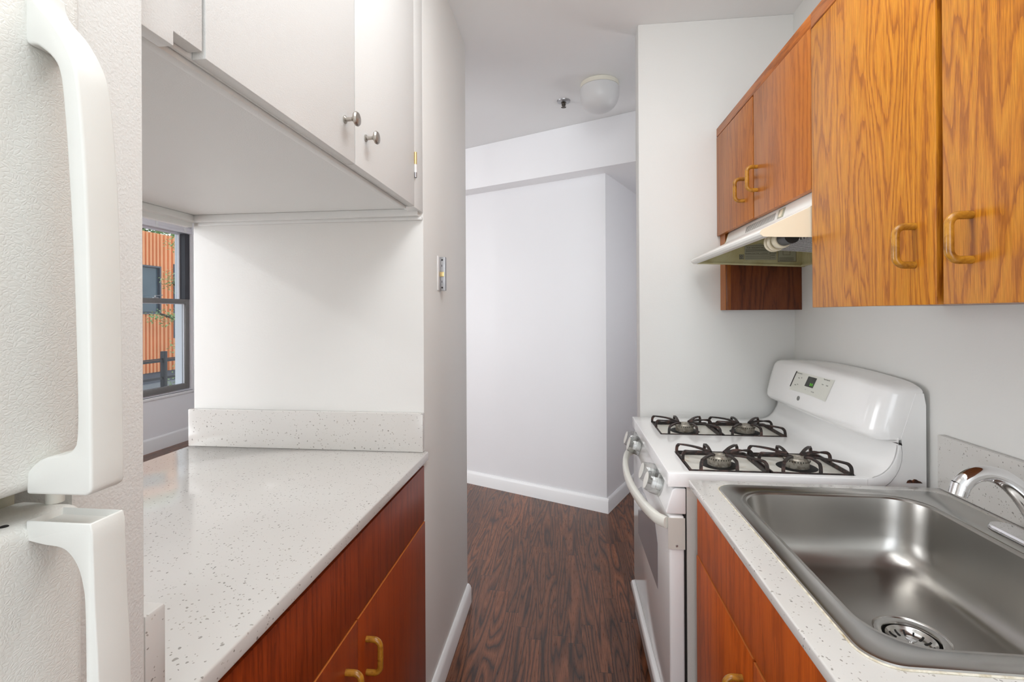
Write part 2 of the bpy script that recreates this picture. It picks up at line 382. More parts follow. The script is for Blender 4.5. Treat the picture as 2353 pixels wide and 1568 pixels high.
def obj(name, bm, mat, parent=None, smooth=True, bev=0, bseg=2, kind=None, org=None):
    if bev: bevel(bm, bev, bseg)
    bmesh.ops.recalc_face_normals(bm, faces=bm.faces[:])
    o_ = Vector((0, 0, 0))
    if parent is not None: o_ = parent['_w'] if '_w' in parent else Vector((0, 0, 0)); o_ = Vector(o_)
    w = o_
    if org is not None: w = Vector(org)
    bmesh.ops.translate(bm, verts=bm.verts[:], vec=-w)
    me = bpy.data.meshes.new(name); bm.to_mesh(me); bm.free()
    mats = mat if isinstance(mat, (list, tuple)) else [mat]
    for q in mats: me.materials.append(MT[q])
    if smooth:
        for p in me.polygons: p.use_smooth = True
        try: me.set_sharp_from_angle(angle=math.radians(32))
        except Exception: pass
    o = bpy.data.objects.new(name, me); COL.objects.link(o)
    o['_w'] = tuple(w)
    if parent is not None:
        o.parent = parent; o.location = w - o_
    else:
        o.location = w
    if kind: o['kind'] = kind
    return o
def thing(name, label, cat, loc, group=None):
    o = bpy.data.objects.new(name, None); COL.objects.link(o); o.location = loc; o.empty_display_size = .05
    o['label'] = label; o['category'] = cat; o['_w'] = tuple(loc)
    if group: o['group'] = group
    return o
def tag(o, label, cat, group=None):
    o['label'] = label; o['category'] = cat
    if group: o['group'] = group
    return o
def struct(name, bm, mat, **kw): return obj(name, bm, mat, kind='structure', **kw)
def text(name, body, size, mat, parent, loc, rot, align='CENTER', ext=.0002):
    cu = bpy.data.curves.new(name, 'FONT'); cu.body = body; cu.size = size; cu.align_x = align; cu.align_y = 'CENTER'; cu.extrude = ext
    cu.materials.append(MT[mat])
    o = bpy.data.objects.new(name, cu); COL.objects.link(o)
    pw = Vector(parent['_w']); o['_w'] = tuple(loc)
    o.parent = parent; o.location = Vector(loc) - pw
    if isinstance(rot, Matrix): o.rotation_euler = rot.to_euler()
    else: o.rotation_euler = rot
    return o
def smooth_path(P, n=6):
    P = [Vector(p) for p in P]; out = []
    for i in range(len(P)-1):
        p0, p1, p2, p3 = P[max(i-1, 0)], P[i], P[i+1], P[min(i+2, len(P)-1)]
        for k in range(n):
            s = k/n; out.append(.5*((2*p1)+(p2-p0)*s+(2*p0-5*p1+4*p2-p3)*s*s+(3*p1-p0-3*p2+p3)*s**3))
    out.append(P[-1]); return out
def qb(*a, **k):
    b = new(); box(b, *a); return b

# ------------------------------------------------------------------ the setting
CEIL = 2.6605
XW, YW, YE = -0.4758, 1.5813, 2.2748
struct('floor', qb(-4.3, 3.2, -2.2, 6.5, -.08, 0), 'floor', smooth=False)
struct('ceiling', qb(-4.3, 3.2, -2.2, 6.5, CEIL, CEIL+.1), 'ceil', smooth=False)
struct('wall_left', qb(-1.3148, XW, YW, YE, 0, CEIL), 'wall', bev=.004)
struct('wall_partition', qb(-1.33, -.4613, .405, .4845, 0, CEIL), 'peel', bev=.004)
struct('wall_left_rear', qb(-1.43, -1.33, -2.2, .4845, 0, CEIL), 'wall')
struct('wall_right', qb(.976, 1.10, -2.2, 2.3018, 0, CEIL), 'wall')
struct('wall_alcove', qb(.3223, 1.02, 2.2107, 2.3018, 0, CEIL), 'wall', bev=.003)
b = new(); prism(b, [(-1.33, -2.2), (-1.33, -2.1), (-4.3, -2.1), (-4.3, -2.2)], 'z', 0, CEIL); struct('wall_living_rear', b, 'hall')
# rotated hall block
A = Vector((.2692, 3.387, 0)); u = Vector((-.9075, .42, 0)).normalized(); v = Vector((-u.y*-1, -u.x, 0))
v = Vector((.42, .9075, 0)).normalized()
def hall(a, c): p = A + u*a + v*c; return (p.x, p.y)
b = new(); prism(b, [hall(0, 0), hall(4.86, 0), hall(4.86, 2.2), hall(0, 2.2)], 'z', 0, CEIL); struct('wall_hall', b, 'hall', bev=.004)
b = new(); prism(b, [hall(-2.4, -.146), hall(4.86, -.146), hall(4.86, 2.2), hall(-2.4, 2.2)], 'z', 2.3385, CEIL-.0005); struct('beam_hall', b, 'hall', bev=.003)
b = new(); prism(b, [hall(-2.4, 1.9), hall(0, 1.9), hall(0, 2.0), hall(-2.4, 2.0)], 'z', 0, 2.3385); struct('wall_hall_end', b, 'hall')
struct('wall_hall_right', qb(2.2, 2.3, 2.3018, 5.2, 0, CEIL), 'hall')
struct('wall_hall_front', qb(.976, 2.3, 2.2107, 2.3018, 0, CEIL), 'hall')
# trim
def base_profile(h, t): return [(0, 0), (t, 0), (t, h-.02), (t*.75, h-.008), (t*.35, h), (0, h)]
b = new()
for (p0, p1, nrm) in ((hall(-.0145, 0), hall(4.8, 0), -v),):
    pr = base_profile(.10, .0145)
    V0 = [b.verts.new((p0[0]+nrm.x*d, p0[1]+nrm.y*d, z)) for d, z in pr]; V1 = [b.verts.new((p1[0]+nrm.x*d, p1[1]+nrm.y*d, z)) for d, z in pr]
    n = len(pr); b.faces.new(V0); b.faces.new(V1[::-1])
    for i in range(n): b.faces.new((V0[i], V1[i], V1[(i+1) % n], V0[(i+1) % n]))
struct('baseboard_hall', b, 'gloss')
b = new(); p0, p1 = hall(0, 0), hall(0, 1.9); nrm = -u; pr = base_profile(.10, .0145)
V0 = [b.verts.new((p0[0]+nrm.x*d, p0[1]+nrm.y*d, z)) for d, z in pr]; V1 = [b.verts.new((p1[0]+nrm.x*d, p1[1]+nrm.y*d, z)) for d, z in pr]
b.faces.new(V0); b.faces.new(V1[::-1])
for i in range(len(pr)): b.faces.new((V0[i], V1[i], V1[(i+1) % len(pr)], V0[(i+1) % len(pr)]))
struct('baseboard_hall_side', b, 'gloss')
b = new(); prism(b, [(XW+d, z) for d, z in base_profile(.088, .018)], 'y', 1.60, YE); struct('baseboard_left', b, 'gloss')
b = new(); prism(b, [(-4.15+d, z) for d, z in base_profile(.14, .016)], 'y', -2.1, 5.4); struct('baseboard_window', b, 'gloss')

# window wall with its opening
WX = -4.15
wy0, wy1, wz0, wz1 = 4.02, 4.985, .545, 2.35
b = new()
for a in ((-2.2, wy0, 0, CEIL), (wy1, 6.4, 0, CEIL), (wy0, wy1, 0, wz0), (wy0, wy1, wz1, CEIL)): box(b, WX-.22, WX, *a)
bmesh.ops.remove_doubles(b, verts=b.verts[:], dist=1e-5)
struct('wall_window', b, 'hall', smooth=False)

# window_1 : double hung aluminium window
t = bpy.data.objects.new('window_1', None); COL.objects.link(t); t.location = (WX, (wy0+wy1)/2, wz0); t['_w'] = tuple(t.location); t['kind'] = 'structure'
def ring(bm, x0, x1, y0, y1, z0, z1, w, wb=None, wt=None):
    wb = wb or w; wt = wt or w
    box(bm, x0, x1, y0, y0+w, z0, z1); box(bm, x0, x1, y1-w, y1, z0, z1)
    box(bm, x0, x1, y0+w, y1-w, z0, z0+wb); box(bm, x0, x1, y0+w, y1-w, z1-wt, z1)
b = new(); ring(b, WX-.14, WX-.02, wy0, wy1, wz0, wz1-.055, .011); obj('window_frame', b, 'vinyl', t)
mz = 1.53
b = new(); box(b, WX-.135, WX-.03, wy1-.077, wy1-.012, mz+.021, wz1-.078); obj('side_track', b, 'alu_dark', t)
b = new(); ring(b, WX-.12, WX-.09, wy0+.018, wy1-.078, mz-.02, wz1-.075, .014, .03, .014); s1 = obj('upper_sash', b, 'vinyl', t)
obj('upper_pane', qb(WX-.108, WX-.102, wy0+.03, wy1-.09, mz, wz1-.087), 'pane', s1)
b = new(); ring(b, WX-.075, WX-.03, wy0+.018, wy1-.02, wz0+.018, mz+.02, .05, .06, .05); s2 = obj('lower_sash', b, 'alu', t, bev=.003)
b = new(); ring(b, WX-.06, WX-.045, wy0+.06, wy1-.068, wz0+.07, mz-.028, .008); obj('glazing_bead', b, 'vinyl', s2)
obj('lower_pane', qb(WX-.056, WX-.050, wy0+.06, wy1-.065, wz0+.07, mz-.025), 'pane', s2)
b = new(); box(b, WX-.045, WX-.03, 4.50, 4.56, mz+.02, mz+.03); lathe(b, [(.008, 0), (.008, .02)], (WX-.04, 4.53, mz+.03)); tube(b, [(WX-.04, 4.53, mz+.045), (WX-.04, 4.62, mz+.055)], .004, 8); obj('sash_lock', b, 'zinc', s2)
b = new(); box(b, WX-.09, WX-.01, wy0, wy1, wz1-.055, wz1-.005); box(b, WX-.03, WX-.004, wy0, wy1, wz1-.075, wz1-.045); hr = obj('blind_head_track', b, 'vinyl', t, bev=.004)
for yy in (4.14, 4.50, 4.87):
    obj('blind_bracket', qb(WX-.012, WX-.0005, yy, yy+.03, wz1-.075, wz1-.012), 'gloss', hr, bev=.002)
b = new(); box(b, WX-.14, WX+.012, wy0-.03, wy1+.0, wz0-.03, wz0); obj('window_sill', b, 'gloss', t, bev=.006)

# ------------------------------------------------------------------ outside the window
struct('ground_outside', qb(-30, -4.45, -4, 40, -.72, -.62), 'tarmac', smooth=False)
XB = -9.0
t = thing('apartment_building', 'building across the way clad in orange corrugated metal with dark windows', 'building', (XB, 10.5, -.62))
obj('building_wall', qb(XB-3, XB-.05, 5.5, 24, -.62, 3.19), 'concrete', t)
win = [(9.14, 9.88, 1.40, 2.46), (10.22, 11.05, .85, 2.55), (12.1, 13.2, 1.3, 2.5)]
def clad(bm, y0, y1, z0, z1):
    n = int(round((y1-y0)/.098)); w = (y1-y0)/n
    pts = []
    for i in range(n):
        a = y0+i*w
        pts += [(XB, a), (XB, a+w*.50), (XB-.045, a+w*.62), (XB-.045, a+w*.90)]
    pts.append((XB, y1)); pts.append((XB-.05, y1)); pts.append((XB-.05, y0))
    prism(bm, pts, 'z', z0, z1)
b = new()
ys = 5.5
for (y0, y1, z0, z1) in win:
    clad(b, ys, y0, .12, 3.19); clad(b, y0, y1, .12, z0); clad(b, y0, y1, z1, 3.19); ys = y1
clad(b, ys, 24, .12, 3.19)
obj('cladding', b, 'clad', t, smooth=False)
for (y0, y1, z0, z1) in win:
    b = new(); ring(b, XB-.08, XB+.01, y0, y1, z0, z1, .035); f = obj('window_frame', b, 'frame_dark', t)
    obj('glass', qb(XB-.07, XB-.04, y0+.05, y1-.05, z0+.05, z1-.05), 'ext_glass', f)
    if y0 > 10 and y0 < 11: obj('blind', qb(XB-.04, XB-.02, y0+.06, y1-.06, z1-.75, z1-.06), 'ext_glass', f)
obj('plinth', qb(XB-.05, XB+.12, 5.5, 24, -.62, -.12), 'tarmac', t)
# railing
t = thing('iron_railing', 'black iron railing outside the window, in front of the orange building', 'railing', (-5.5, 6.1, -.62))
for yy in (4.9, 6.08, 7.26, 8.44):
    obj('post', qb(-5.53, -5.47, yy-.028, yy+.028, -.62, .88), 'iron', t, bev=.003)
for i, (zz_) in enumerate((.735, .50, .27)):
    obj('rail', qb(-5.515, -5.485, 3.8, 9.4, zz_, zz_+.03), 'iron', t)
b = new(); box(b, -5.51, -5.49, 3.8, 9.4, .77, .785); obj('rail', b, 'iron', t)
# trees
def tree(name, label, base, blobs, nleaf, size, branches):
    t = thing(name, label, 'tree', base)
    b = new()
    for p in branches: tube(b, p, [max(.008, .05*(1-i/len(p))) for i in range(len(p))], 7)
    obj('trunk', b, 'bark', t)
    b = new()
    for (c, R) in blobs:
        for _ in range(nleaf):
            d = Vector((random.gauss(0, 1), random.gauss(0, 1), random.gauss(0, .8))).normalized()*(random.random()**.45)
            p = Vector(c) + Vector((d.x*R[0], d.y*R[1], d.z*R[2]))
            a = Vector((random.gauss(0, 1), random.gauss(0, 1), random.gauss(-.3, .6))).normalized()
            s = a.cross(Vector((random.gauss(0, .4), random.gauss(0, .4), 1))).normalized(); nn = a.cross(s)
            l = size*random.uniform(.5, 1.1); w = l*.24
            vs = [b.verts.new(p), b.verts.new(p+a*l*.4+s*w+nn*w*.25), b.verts.new(p+a*l), b.verts.new(p+a*l*.4-s*w+nn*w*.25)]
            vm = b.verts.new(p+a*l*.45)
            for q in ((vs[0], vs[1], vm), (vs[1], vs[2], vm), (vs[2], vs[3], vm), (vs[3], vs[0], vm)): b.faces.new(q)
    obj('foliage', b, 'leaf', t, kind='stuff')
    return t
tree('young_tree', 'slender leafy tree between the railing and the orange building', (-7.4, 8.75, -.62),
     [((-7.4, 8.55, 2.05), (.3, .36, .28)), ((-7.4, 8.3, 1.35), (.3, .42, .2)), ((-7.4, 8.7, .75), (.3, .3, .3)), ((-7.4, 8.75, .1), (.4, .5, .4)), ((-7.4, 8.7, 2.75), (.3, .4, .2)), ((-7.4, 8.95, 1.7), (.3, .3, .5))],
     330, .065, [[(-7.4, 8.95, -.62), (-7.4, 8.9, .5), (-7.38, 8.9, 1.5), (-7.4, 8.8, 2.9)], [(-7.4, 8.9, .9), (-7.4, 8.5, 1.3), (-7.4, 8.1, 1.4)], [(-7.4, 8.9, 1.6), (-7.4, 8.4, 2.0)]])
tree('tall_tree', 'dark tree rising behind the orange building', (-13.0, 15.5, -.62),
     [((-13, 12.5, 4.6), (1.2, 2.2, 1.1)), ((-13, 15.5, 4.8), (1.5, 2.4, 1.3)), ((-13, 18.5, 4.6), (1.5, 2.4, 1.2)), ((-13, 10.5, 4.4), (1.2, 1.6, .9))], 2600, .2, [[(-13, 15.5, -.62), (-13, 15.4, 2), (-13, 15.6, 4.5)], [(-13, 15.5, 3), (-13, 13, 4.4)], [(-13, 15.5, 3), (-13, 18, 4.4)]])

# ------------------------------------------------------------------ wooden pull handles
def pull_path(base, out, h):
    """U-shaped pull; base = centre on the door face, out = +1/-1 x direction, h = half height"""
    x, y, z = base; d = .034*out; R = .016
    pts = [(x, y, z-h)]
    for k in range(7):
        a = PI/2*k/6; pts.append((x+d-R*out+R*out*math.sin(a), y, z-h+R-R*math.cos(a)))
    for k in range(7):
        a = PI/2*k/6; pts.append((x+d-R*out+R*out*math.cos(a), y, z+h-R+R*math.sin(a)))
    pts.append((x, y, z+h)); return pts
def pull(parent, base, out, h=.039, rad=.0068):
    b = new(); tube(b, pull_path(base, out, h), rad, 14); return obj('handle', b, 'handle_wood', parent)

# ------------------------------------------------------------------ left base cabinet
t = thing('base_cabinet', 'red-brown lower cabinet under the left countertop beside the white wall end', 'cabinet', (-.9, 1.0, 0))
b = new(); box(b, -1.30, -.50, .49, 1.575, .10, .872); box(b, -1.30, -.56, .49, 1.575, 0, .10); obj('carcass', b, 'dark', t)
obj('top_rail', qb(-.50, XW-.0, .49, 1.579, .6845, .866), 'mahog', t, bev=.0015)
for (y0, y1, yh, zz_) in ((.50, 1.0535, .993, .568), (1.0555, 1.579, 1.1, .568)):
    d = obj('door', qb(-.50, XW+.002, y0, y1, .115, .6805), ['mahog2'], t, bev=.0015)
    obj('door_top_edge', qb(-.498, XW+.0015, y0+.001, y1-.001, .6804, .6812), 'door_edge', d)
    pull(d, (XW+.002, yh, zz_), 1)
# ------------------------------------------------------------------ left countertop and splashes
b = new(); box(b, -1.3207, -.4613, .4850, 1.5810, .886, .915)
tag(obj('countertop', b, 'quartz', bev=.004, bseg=3), 'white speckled quartz countertop on the left, open to the next room', 'countertop')
b = new(); box(b, -1.3207, -.4745, 1.5613, 1.5809, .9153, 1.0445)
tag(obj('backsplash', b, 'quartz', bev=.003), 'low speckled quartz backsplash against the white wall above the left countertop', 'backsplash')
b = new(); box(b, -1.3207, -.4622, .4850, .5135, .9153, 1.0425)
tag(obj('backsplash', b, 'quartz', bev=.004), 'short speckled quartz side splash on the left countertop beside the refrigerator partition', 'backsplash')

# ------------------------------------------------------------------ left upper cabinet (white painted)
t = thing('wall_cabinet', 'white painted wall cabinet with round nickel knobs above the left countertop', 'cabinet', (-.9, 1.0, 1.70))
b = new(); box(b, -1.315, -.502, .4855, 1.580, 1.722, CEIL-.001); obj('carcass', b, 'cabpaint', t)
b = new(); box(b, -.5205, XW-.001, 1.4885, 1.580, 1.713, CEIL-.001); box(b, -.502, -.4965, .486, 1.4885, 1.716, CEIL-.001)
obj('face_frame', b, 'cabpaint', t, bev=.001)
b = new(); box(b, -.5195, -.5035, .486, 1.487, 1.7085, 1.7218); obj('bottom_rail', b, 'cabpaint', t, bev=.001)
b = new(); box(b, -1.34, -1.3155, .4855, 1.58, 1.685, CEIL-.001); box(b, -1.3155, -1.285, .4855, 1.58, 1.700, 1.7215); obj('back_rail', b, 'cabpaint', t, bev=.002)
b = new(); box(b, -1.285, -.486, 1.549, 1.5805, 1.6985, 1.7215); box(b, -1.285, -.478, 1.568, 1.5808, 1.6885, 1.6985); obj('wall_cleat', b, 'cabpaint', t, bev=.001)
DT = 2.60
# leftmost door has a broken lower edge
b = new(); prism(b, [(.4865, 1.7035), (.5425, 1.7035), (.5425, 1.7215), (.5895, 1.7215), (.5895, DT), (.4865, DT)], 'x', -.496, XW)
obj('door', b, 'cabpaint', t, bev=.0012)
kn = [(1.0026, 1.7965), (1.1124, 1.7953)]
for (y0, y1, k) in ((.5955, 1.0535, 0), (1.0565, 1.4865, 1)):
    d = obj('door', qb(-.496, XW, y0, y1, 1.7155, DT), 'cabpaint', t, bev=.0015)
    b = new(); lathe(b, [(0, 0), (.0085, 0), (.0085, .0025), (.0045, .005), (.0042, .017), (.0075, .0215), (.0145, .0245), (.0158, .028), (.0135, .0315), (.006, .0335), (0, .034)], (XW, kn[k][0], kn[k][1]), 'x', 28)
    obj('knob', b, 'nickel', d)
    if k == 1:
        b = new(); tube(b, [(XW+.003, 1.4885, 1.806), (XW+.003, 1.4885, 1.884)], .0042, 10); h = obj('hinge', b, 'gloss', d)
        b = new(); tube(b, [(XW+.0033, 1.4885, 1.848), (XW+.0033, 1.4885, 1.886)], .0046, 10); obj('hinge_knuckle', b, 'brass', h)
        b = new(); tube(b, [(XW+.0033, 1.4885, 1.806), (XW+.0033, 1.4885, 1.822)], .0046, 10); obj('hinge_knuckle', b, 'zinc', h)

# ------------------------------------------------------------------ lock keeper on the wall end
t = thing('door_latch_keeper', 'small grey metal latch keeper with brass catch screwed to the white wall end', 'latch', (XW, 1.785, 1.46))
b = new(); box(b, XW, XW+.0235, 1.779, 1.80, 1.462, 1.588); k = obj('keeper_body', b, 'zinc', t, bev=.001)
b = new(); box(b, XW, XW+.003, 1.752, 1.779, 1.462, 1.590); obj('painted_flange', b, 'gloss', t, bev=.001)
b = new(); box(b, XW+.004, XW+.020, 1.774, 1.779, 1.514, 1.532); obj('catch', b, 'brass', t, bev=.001)
for zc in (1.473, 1.577):
    b = new(); lathe(b, [(0, 0), (.0035, 0), (.003, .0012), (0, .0015)], (XW+.012, 1.779, zc), 'y', 14, -1); obj('screw', b, 'dark', t)
for zc in (1.495, 1.555): obj('slot', qb(XW+.0105, XW+.0125, 1.7784, 1.7788, zc-.004, zc+.004), 'dark', t)

# ------------------------------------------------------------------ hall ceiling lamp and sprinkler
t = thing('ceiling_light', 'white opal dome ceiling light, switched off, on the hall ceiling', 'light', (.189, 2.75, CEIL))
b = new(); lathe(b, [(0, 0), (.100, 0), (.106, -.004), (.106, -.026), (0, -.026)], (.189, 2.75, CEIL), 'z', 48); obj('lamp_base', b, 'lampbase', t)
b = new(); prof = [(0, -.026), (.104, -.026), (.1085, -.032)] + [(.1085*math.cos(a)**.75, -.06-.10*math.sin(a)) for a in [PI/2*k/14 for k in range(15)]]
lathe(b, prof, (.189, 2.75, CEIL), 'z', 48); obj('shade', b, 'opal', t)
t = thing('fire_sprinkler', 'small dark bronze sprinkler head on the hall ceiling beside the dome light', 'sprinkler', (-.012, 2.95, CEIL))
b = new(); lathe(b, [(.020, 0), (.041, 0), (.039, -.006), (.026, -.012), (.020, -.012)], (-.012, 2.95, CEIL), 'z', 32); obj('escutcheon', b, 'zinc', t)
b = new(); lathe(b, [(0, 0), (.017, 0), (.017, -.012), (.009, -.016), (.008, -.028), (0, -.028)], (-.012, 2.95, CEIL), 'z', 20); obj('sprinkler_body', b, 'bronze', t)
b = new()
for s in (-1, 1): tube(b, [(-.012+s*.008, 2.95, CEIL-.016), (-.012+s*.011, 2.95, CEIL-.026), (-.012, 2.95, CEIL-.036)], .0022, 8)
obj('yoke_arms', b, 'bronze', t)
b = new()
for k in range(12):
    a = 2*PI*k/12; c_, s_ = math.cos(a), math.sin(a)
    tube(b, [(-.012+.004*c_, 2.95+.004*s_, CEIL-.037), (-.012+.015*c_, 2.95+.015*s_, CEIL-.039)], (.0022, .0007))
lathe(b, [(0, -.0355), (.006, -.0355), (.006, -.0385), (0, -.0385)], (-.012, 2.95, CEIL), 'z', 14)
obj('deflector', b, 'bronze', t)

# ------------------------------------------------------------------ refrigerator
t = thing('refrigerator', 'white top-freezer refrigerator with textured doors at the left edge', 'refrigerator', (-.85, 0.0, 0))
b = new(); box(b, -1.20, -.492, -.36, .384, .02, 1.715); obj('body', b, 'fridge', t, bev=.006)
XD = -.4223
def fdoor(z0, z1):
    b = new(); box(b, -.487, XD, -.362, .3835, z0, z1); bevel(b, .010, 4); return b
fz = obj('freezer_door', fdoor(1.2345, 1.72), 'fridge', t)
fr = obj('fridge_door', fdoor(.08, 1.2105), 'fridge', t)
obj('door_gasket', qb(-.492, -.4875, -.35, .378, .09, 1.71), 'label', t)
HY0, HY1 = .3370, .3656
out = [(-.4200, 1.640), (-.4153, 1.6232), (-.3976, 1.6027), (-.3832, 1.5772), (-.3772, 1.5511), (-.3718, 1.4902), (-.3688, 1.4127), (-.3675, 1.33), (-.3667, 1.2413), (-.3675, 1.2365), (-.372, 1.2340)]
inn = [(-.4223, 1.2335), (-.4245, 1.2336), (-.4245, 1.2500), (-.416, 1.2585), (-.405, 1.2635), (-.392, 1.2655), (-.3835, 1.2700), (-.3800, 1.2800), (-.3795, 1.3153), (-.382, 1.4041), (-.3855, 1.4734), (-.3891, 1.5256), (-.3928, 1.5605), (-.3989, 1.5759), (-.413, 1.588), (-.4245, 1.594), (-.4245, 1.640)]
def dense(pts): return [(q.x, q.z) for q in smooth_path([(x, 0, z) for x, z in pts], 4)]
out = dense(out[:9]) + out[9:]; inn = inn[:2] + dense(inn[2:])
b = new(); prism(b, out+inn, 'y', HY0, HY1); obj('handle', b, 'fridge_smooth', fz, bev=.0035, bseg=3)
out2 = [(-.4245, 1.2125), (-.4245, 1.197), (-.418, 1.1958), (-.4080, 1.1942), (-.3935, 1.1925), (-.3850, 1.187), (-.3785, 1.177), (-.3746, 1.163), (-.373, 1.147), (-.3722, 1.09), (-.3720, .90), (-.374, .80), (-.382, .765), (-.40, .752), (-.4245, .748), (-.4245, .715), (-.395, .715), (-.376, .735), (-.366, .78), (-.362, .85), (-.3606, 1.00), (-.3614, 1.09), (-.3643, 1.147), (-.3662, 1.2060), (-.3680, 1.2125)]
out2 = [out2[0]] + dense(out2[1:15]) + dense(out2[15:-1]) + [out2[-1]]
b = new(); fa, fb = prism(b, out2, 'y', HY0, HY1)
b.normal_update()
top = [f for f in b.faces if len(f.verts) == 4 and all(vv.co.z > 1.212 for vv in f.verts)]
bevel(b, .0035, 3)
b.normal_update()
top = max((f for f in b.faces if f.normal.z*0+abs(f.normal.z) > .98 and f.calc_center_median().z > 1.211), key=lambda f: f.calc_area())
rr = bmesh.ops.inset_region(b, faces=[top], thickness=.0042, depth=0)
bmesh.ops.translate(b, verts=list(top.verts), vec=(0, 0, -.0045))
obj('handle', b, 'fridge_smooth', fr)
b = new(); tube(b, [(-.448, .379, 1.2105), (-.448, .379, 1.2345)], .0065, 12); tube(b, [(-.436, .385, 1.222), (-.424, .389, 1.224)], .005, 10); obj('door_stop', b, 'enamel_warm', t)
for yy in (.318, .330):
    b = new(); lathe(b, [(0, 0), (.003, 0), (.0025, .0006), (0, .0008)], (-.435, yy, 1.2105), 'z', 14); obj('screw', b, 'dark', fr)

# ------------------------------------------------------------------ right upper cabinets
XF = .655
def upper_door(parent, y0, y1, z0, z1, mat, yh, zh, h):
    d = obj('door', qb(XF, XF+.019, y0, y1, z0, z1), mat, parent, bev=.002, org=(XF, (y0+y1)/2, (z0+z1)/2))
    pull(d, (XF, yh, zh), -1, h); return d
t = thing('wall_cabinet', 'short golden oak wall cabinet with two doors directly over the range hood', 'cabinet', (.82, 1.8, 1.713))
b = new(); box(b, .690, .975, 1.386, 2.205, 1.7145, 2.176); obj('carcass', b, 'oak_edge', t)
b = new(); box(b, XF+.0195, .690, 1.386, 2.209, 1.7145, 2.176); obj('face_frame', b, 'oak_edge', t)
obj('top_rail', qb(XF+.0005, XF+.019, 1.386, 2.209, 2.1415, 2.178), 'oak_rail', t, bev=.0015)
upper_door(t, 1.798, 2.208, 1.7075, 2.1385, 'oak_mid', 1.8775, 1.8275, .0402)
upper_door(t, 1.387, 1.786, 1.7055, 2.1415, 'oak_mid', 1.755, 1.8366, .0402)
t = thing('wall_cabinet', 'tall golden oak wall cabinet with two doors above the sink', 'cabinet', (.82, .9, 1.385))
b = new(); box(b, .690, .975, .45, 1.382, 1.389, 2.176); obj('carcass', b, 'oak_edge', t)
b = new(); box(b, XF+.0195, .690, .45, 1.383, 1.3885, 2.176); obj('face_frame', b, 'oak_edge', t)
obj('top_rail', qb(XF+.0005, XF+.019, .45, 1.3845, 2.140, 2.178), 'oak_rail', t, bev=.0015)
b = new(); tube(b, [(XF+.002, .45, 2.1375), (XF+.002, 1.3835, 2.1375)], .0035, 10); obj('bead', b, 'oak_rail', t)
upper_door(t, .9437, 1.3835, 1.3865, 2.1335, 'oak_gold', .9967, 1.4990, .0365)
upper_door(t, .475, .9283, 1.3865, 2.1335, 'oak_gold', .867, 1.4948, .0365)
# filler panel under the hood against the alcove wall
t = thing('filler_panel', 'dark oak filler panel on the alcove wall just below the range hood', 'panel', (.81, 2.17, 1.385))
obj('panel', qb(.6925, .975, 2.1455, 2.2095, 1.3845, 1.7135), 'panel_dark', t)
obj('front_stile', qb(.6710, .6922, 2.1440, 2.2095, 1.3845, 1.7135), 'oak_edge', t, bev=.001)
obj('stile_face', qb(.6690, .6709, 2.1445, 2.2095, 1.3845, 1.7135), 'oak_mid', t)

# ------------------------------------------------------------------ range hood
t = thing('range_hood', 'white under-cabinet range hood above the gas range', 'hood', (.75, 1.76, 1.58))
HN, HF = 1.392, 2.130
prof = [(.5475, 1.5805), (.534, 1.5820), (.5265, 1.5870), (.5250, 1.5930), (.5270, 1.5975), (.5330, 1.6025), (.657, 1.6610), (.6640, 1.6650), (.6670, 1.6700), (.6780, 1.7070), (.6815, 1.7125), (.974, 1.7125), (.974, 1.7060), (.6860, 1.7060), (.6745, 1.6680), (.6680, 1.6590), (.5480, 1.6020), (.5400, 1.5960), (.5420, 1.5880)]
b = new(); prism(b, prof, 'y', HN+.002, HF-.002); obj('shell', b, 'hood', t, smooth=False)
side = [(.5270, 1.5880), (.5260, 1.5940), (.5300, 1.5995), (.5400, 1.6050), (.650, 1.6560), (.6620, 1.6640), (.6680, 1.6760), (.677, 1.7060), (.974, 1.7060), (.974, 1.5660), (.9, 1.5700), (.56, 1.5800), (.535, 1.5815)]
b = new(); prism(b, side, 'y', HN, HN+.0019); obj('side_panel', b, 'hood_side', t)
b = new(); prism(b, side, 'y', HF-.0019, HF); prism(b, [(.552, 1.5805), (.974, 1.5605), (.974, 1.5670), (.552, 1.5865)], 'y', HF-.016, HF-.002); obj('side_panel', b, 'hood_in', t)
b = new(); box(b, .968, .9745, HN+.003, HF-.003, 1.566, 1.706); box(b, .957, .968, HN+.003, HF-.019, 1.5625, 1.5685); obj('back_panel', b, 'hood_in', t)
b = new(); box(b, .690, .9675, HN+.0035, HF-.0035, 1.6985, 1.7055); obj('inner_liner', b, 'hood_in', t)
b = new(); prism(b, [(.700, 1.592), (.955, 1.570), (.955, 1.578), (.700, 1.600)], 'y', 1.42, 1.775); obj('mesh_filter', b, 'filter', t)
# grille on the upper front band: 24 slits
g = new(); nrm = Vector((-.037, 0, .011)).normalized()
for k in range(26):
    y = 1.655 + k*.0100; p0 = Vector((.66775, y, 1.6725)) + nrm*.0005; p1 = Vector((.67490, y+.004, 1.6965)) + nrm*.0005
    w = Vector((0, .0022, 0))
    vs = [g.verts.new(p0-w), g.verts.new(p0+w), g.verts.new(p1+w), g.verts.new(p1-w)]; vs2 = [g.verts.new(x.co - nrm*.0006) for x in vs]
    g.faces.new(vs); g.faces.new(vs2[::-1])
    for i in range(4): g.faces.new((vs[i], vs2[i], vs2[(i+1) % 4], vs[(i+1) % 4]))
obj('vent_grille', g, 'print', t, smooth=False)
b = new(); prism(b, [(.6690, 1.6700), (.6668, 1.6700), (.6735, 1.7000), (.6758, 1.7000)], 'y', 1.585, 1.630); sw = obj('switch_plate', b, 'label', t, bev=.0008)
b = new(); prism(b, [(.6668, 1.6735), (.6635, 1.6760), (.6720, 1.6970), (.6735, 1.6970)], 'y', 1.597, 1.612); obj('rocker', b, 'hood_side', sw)
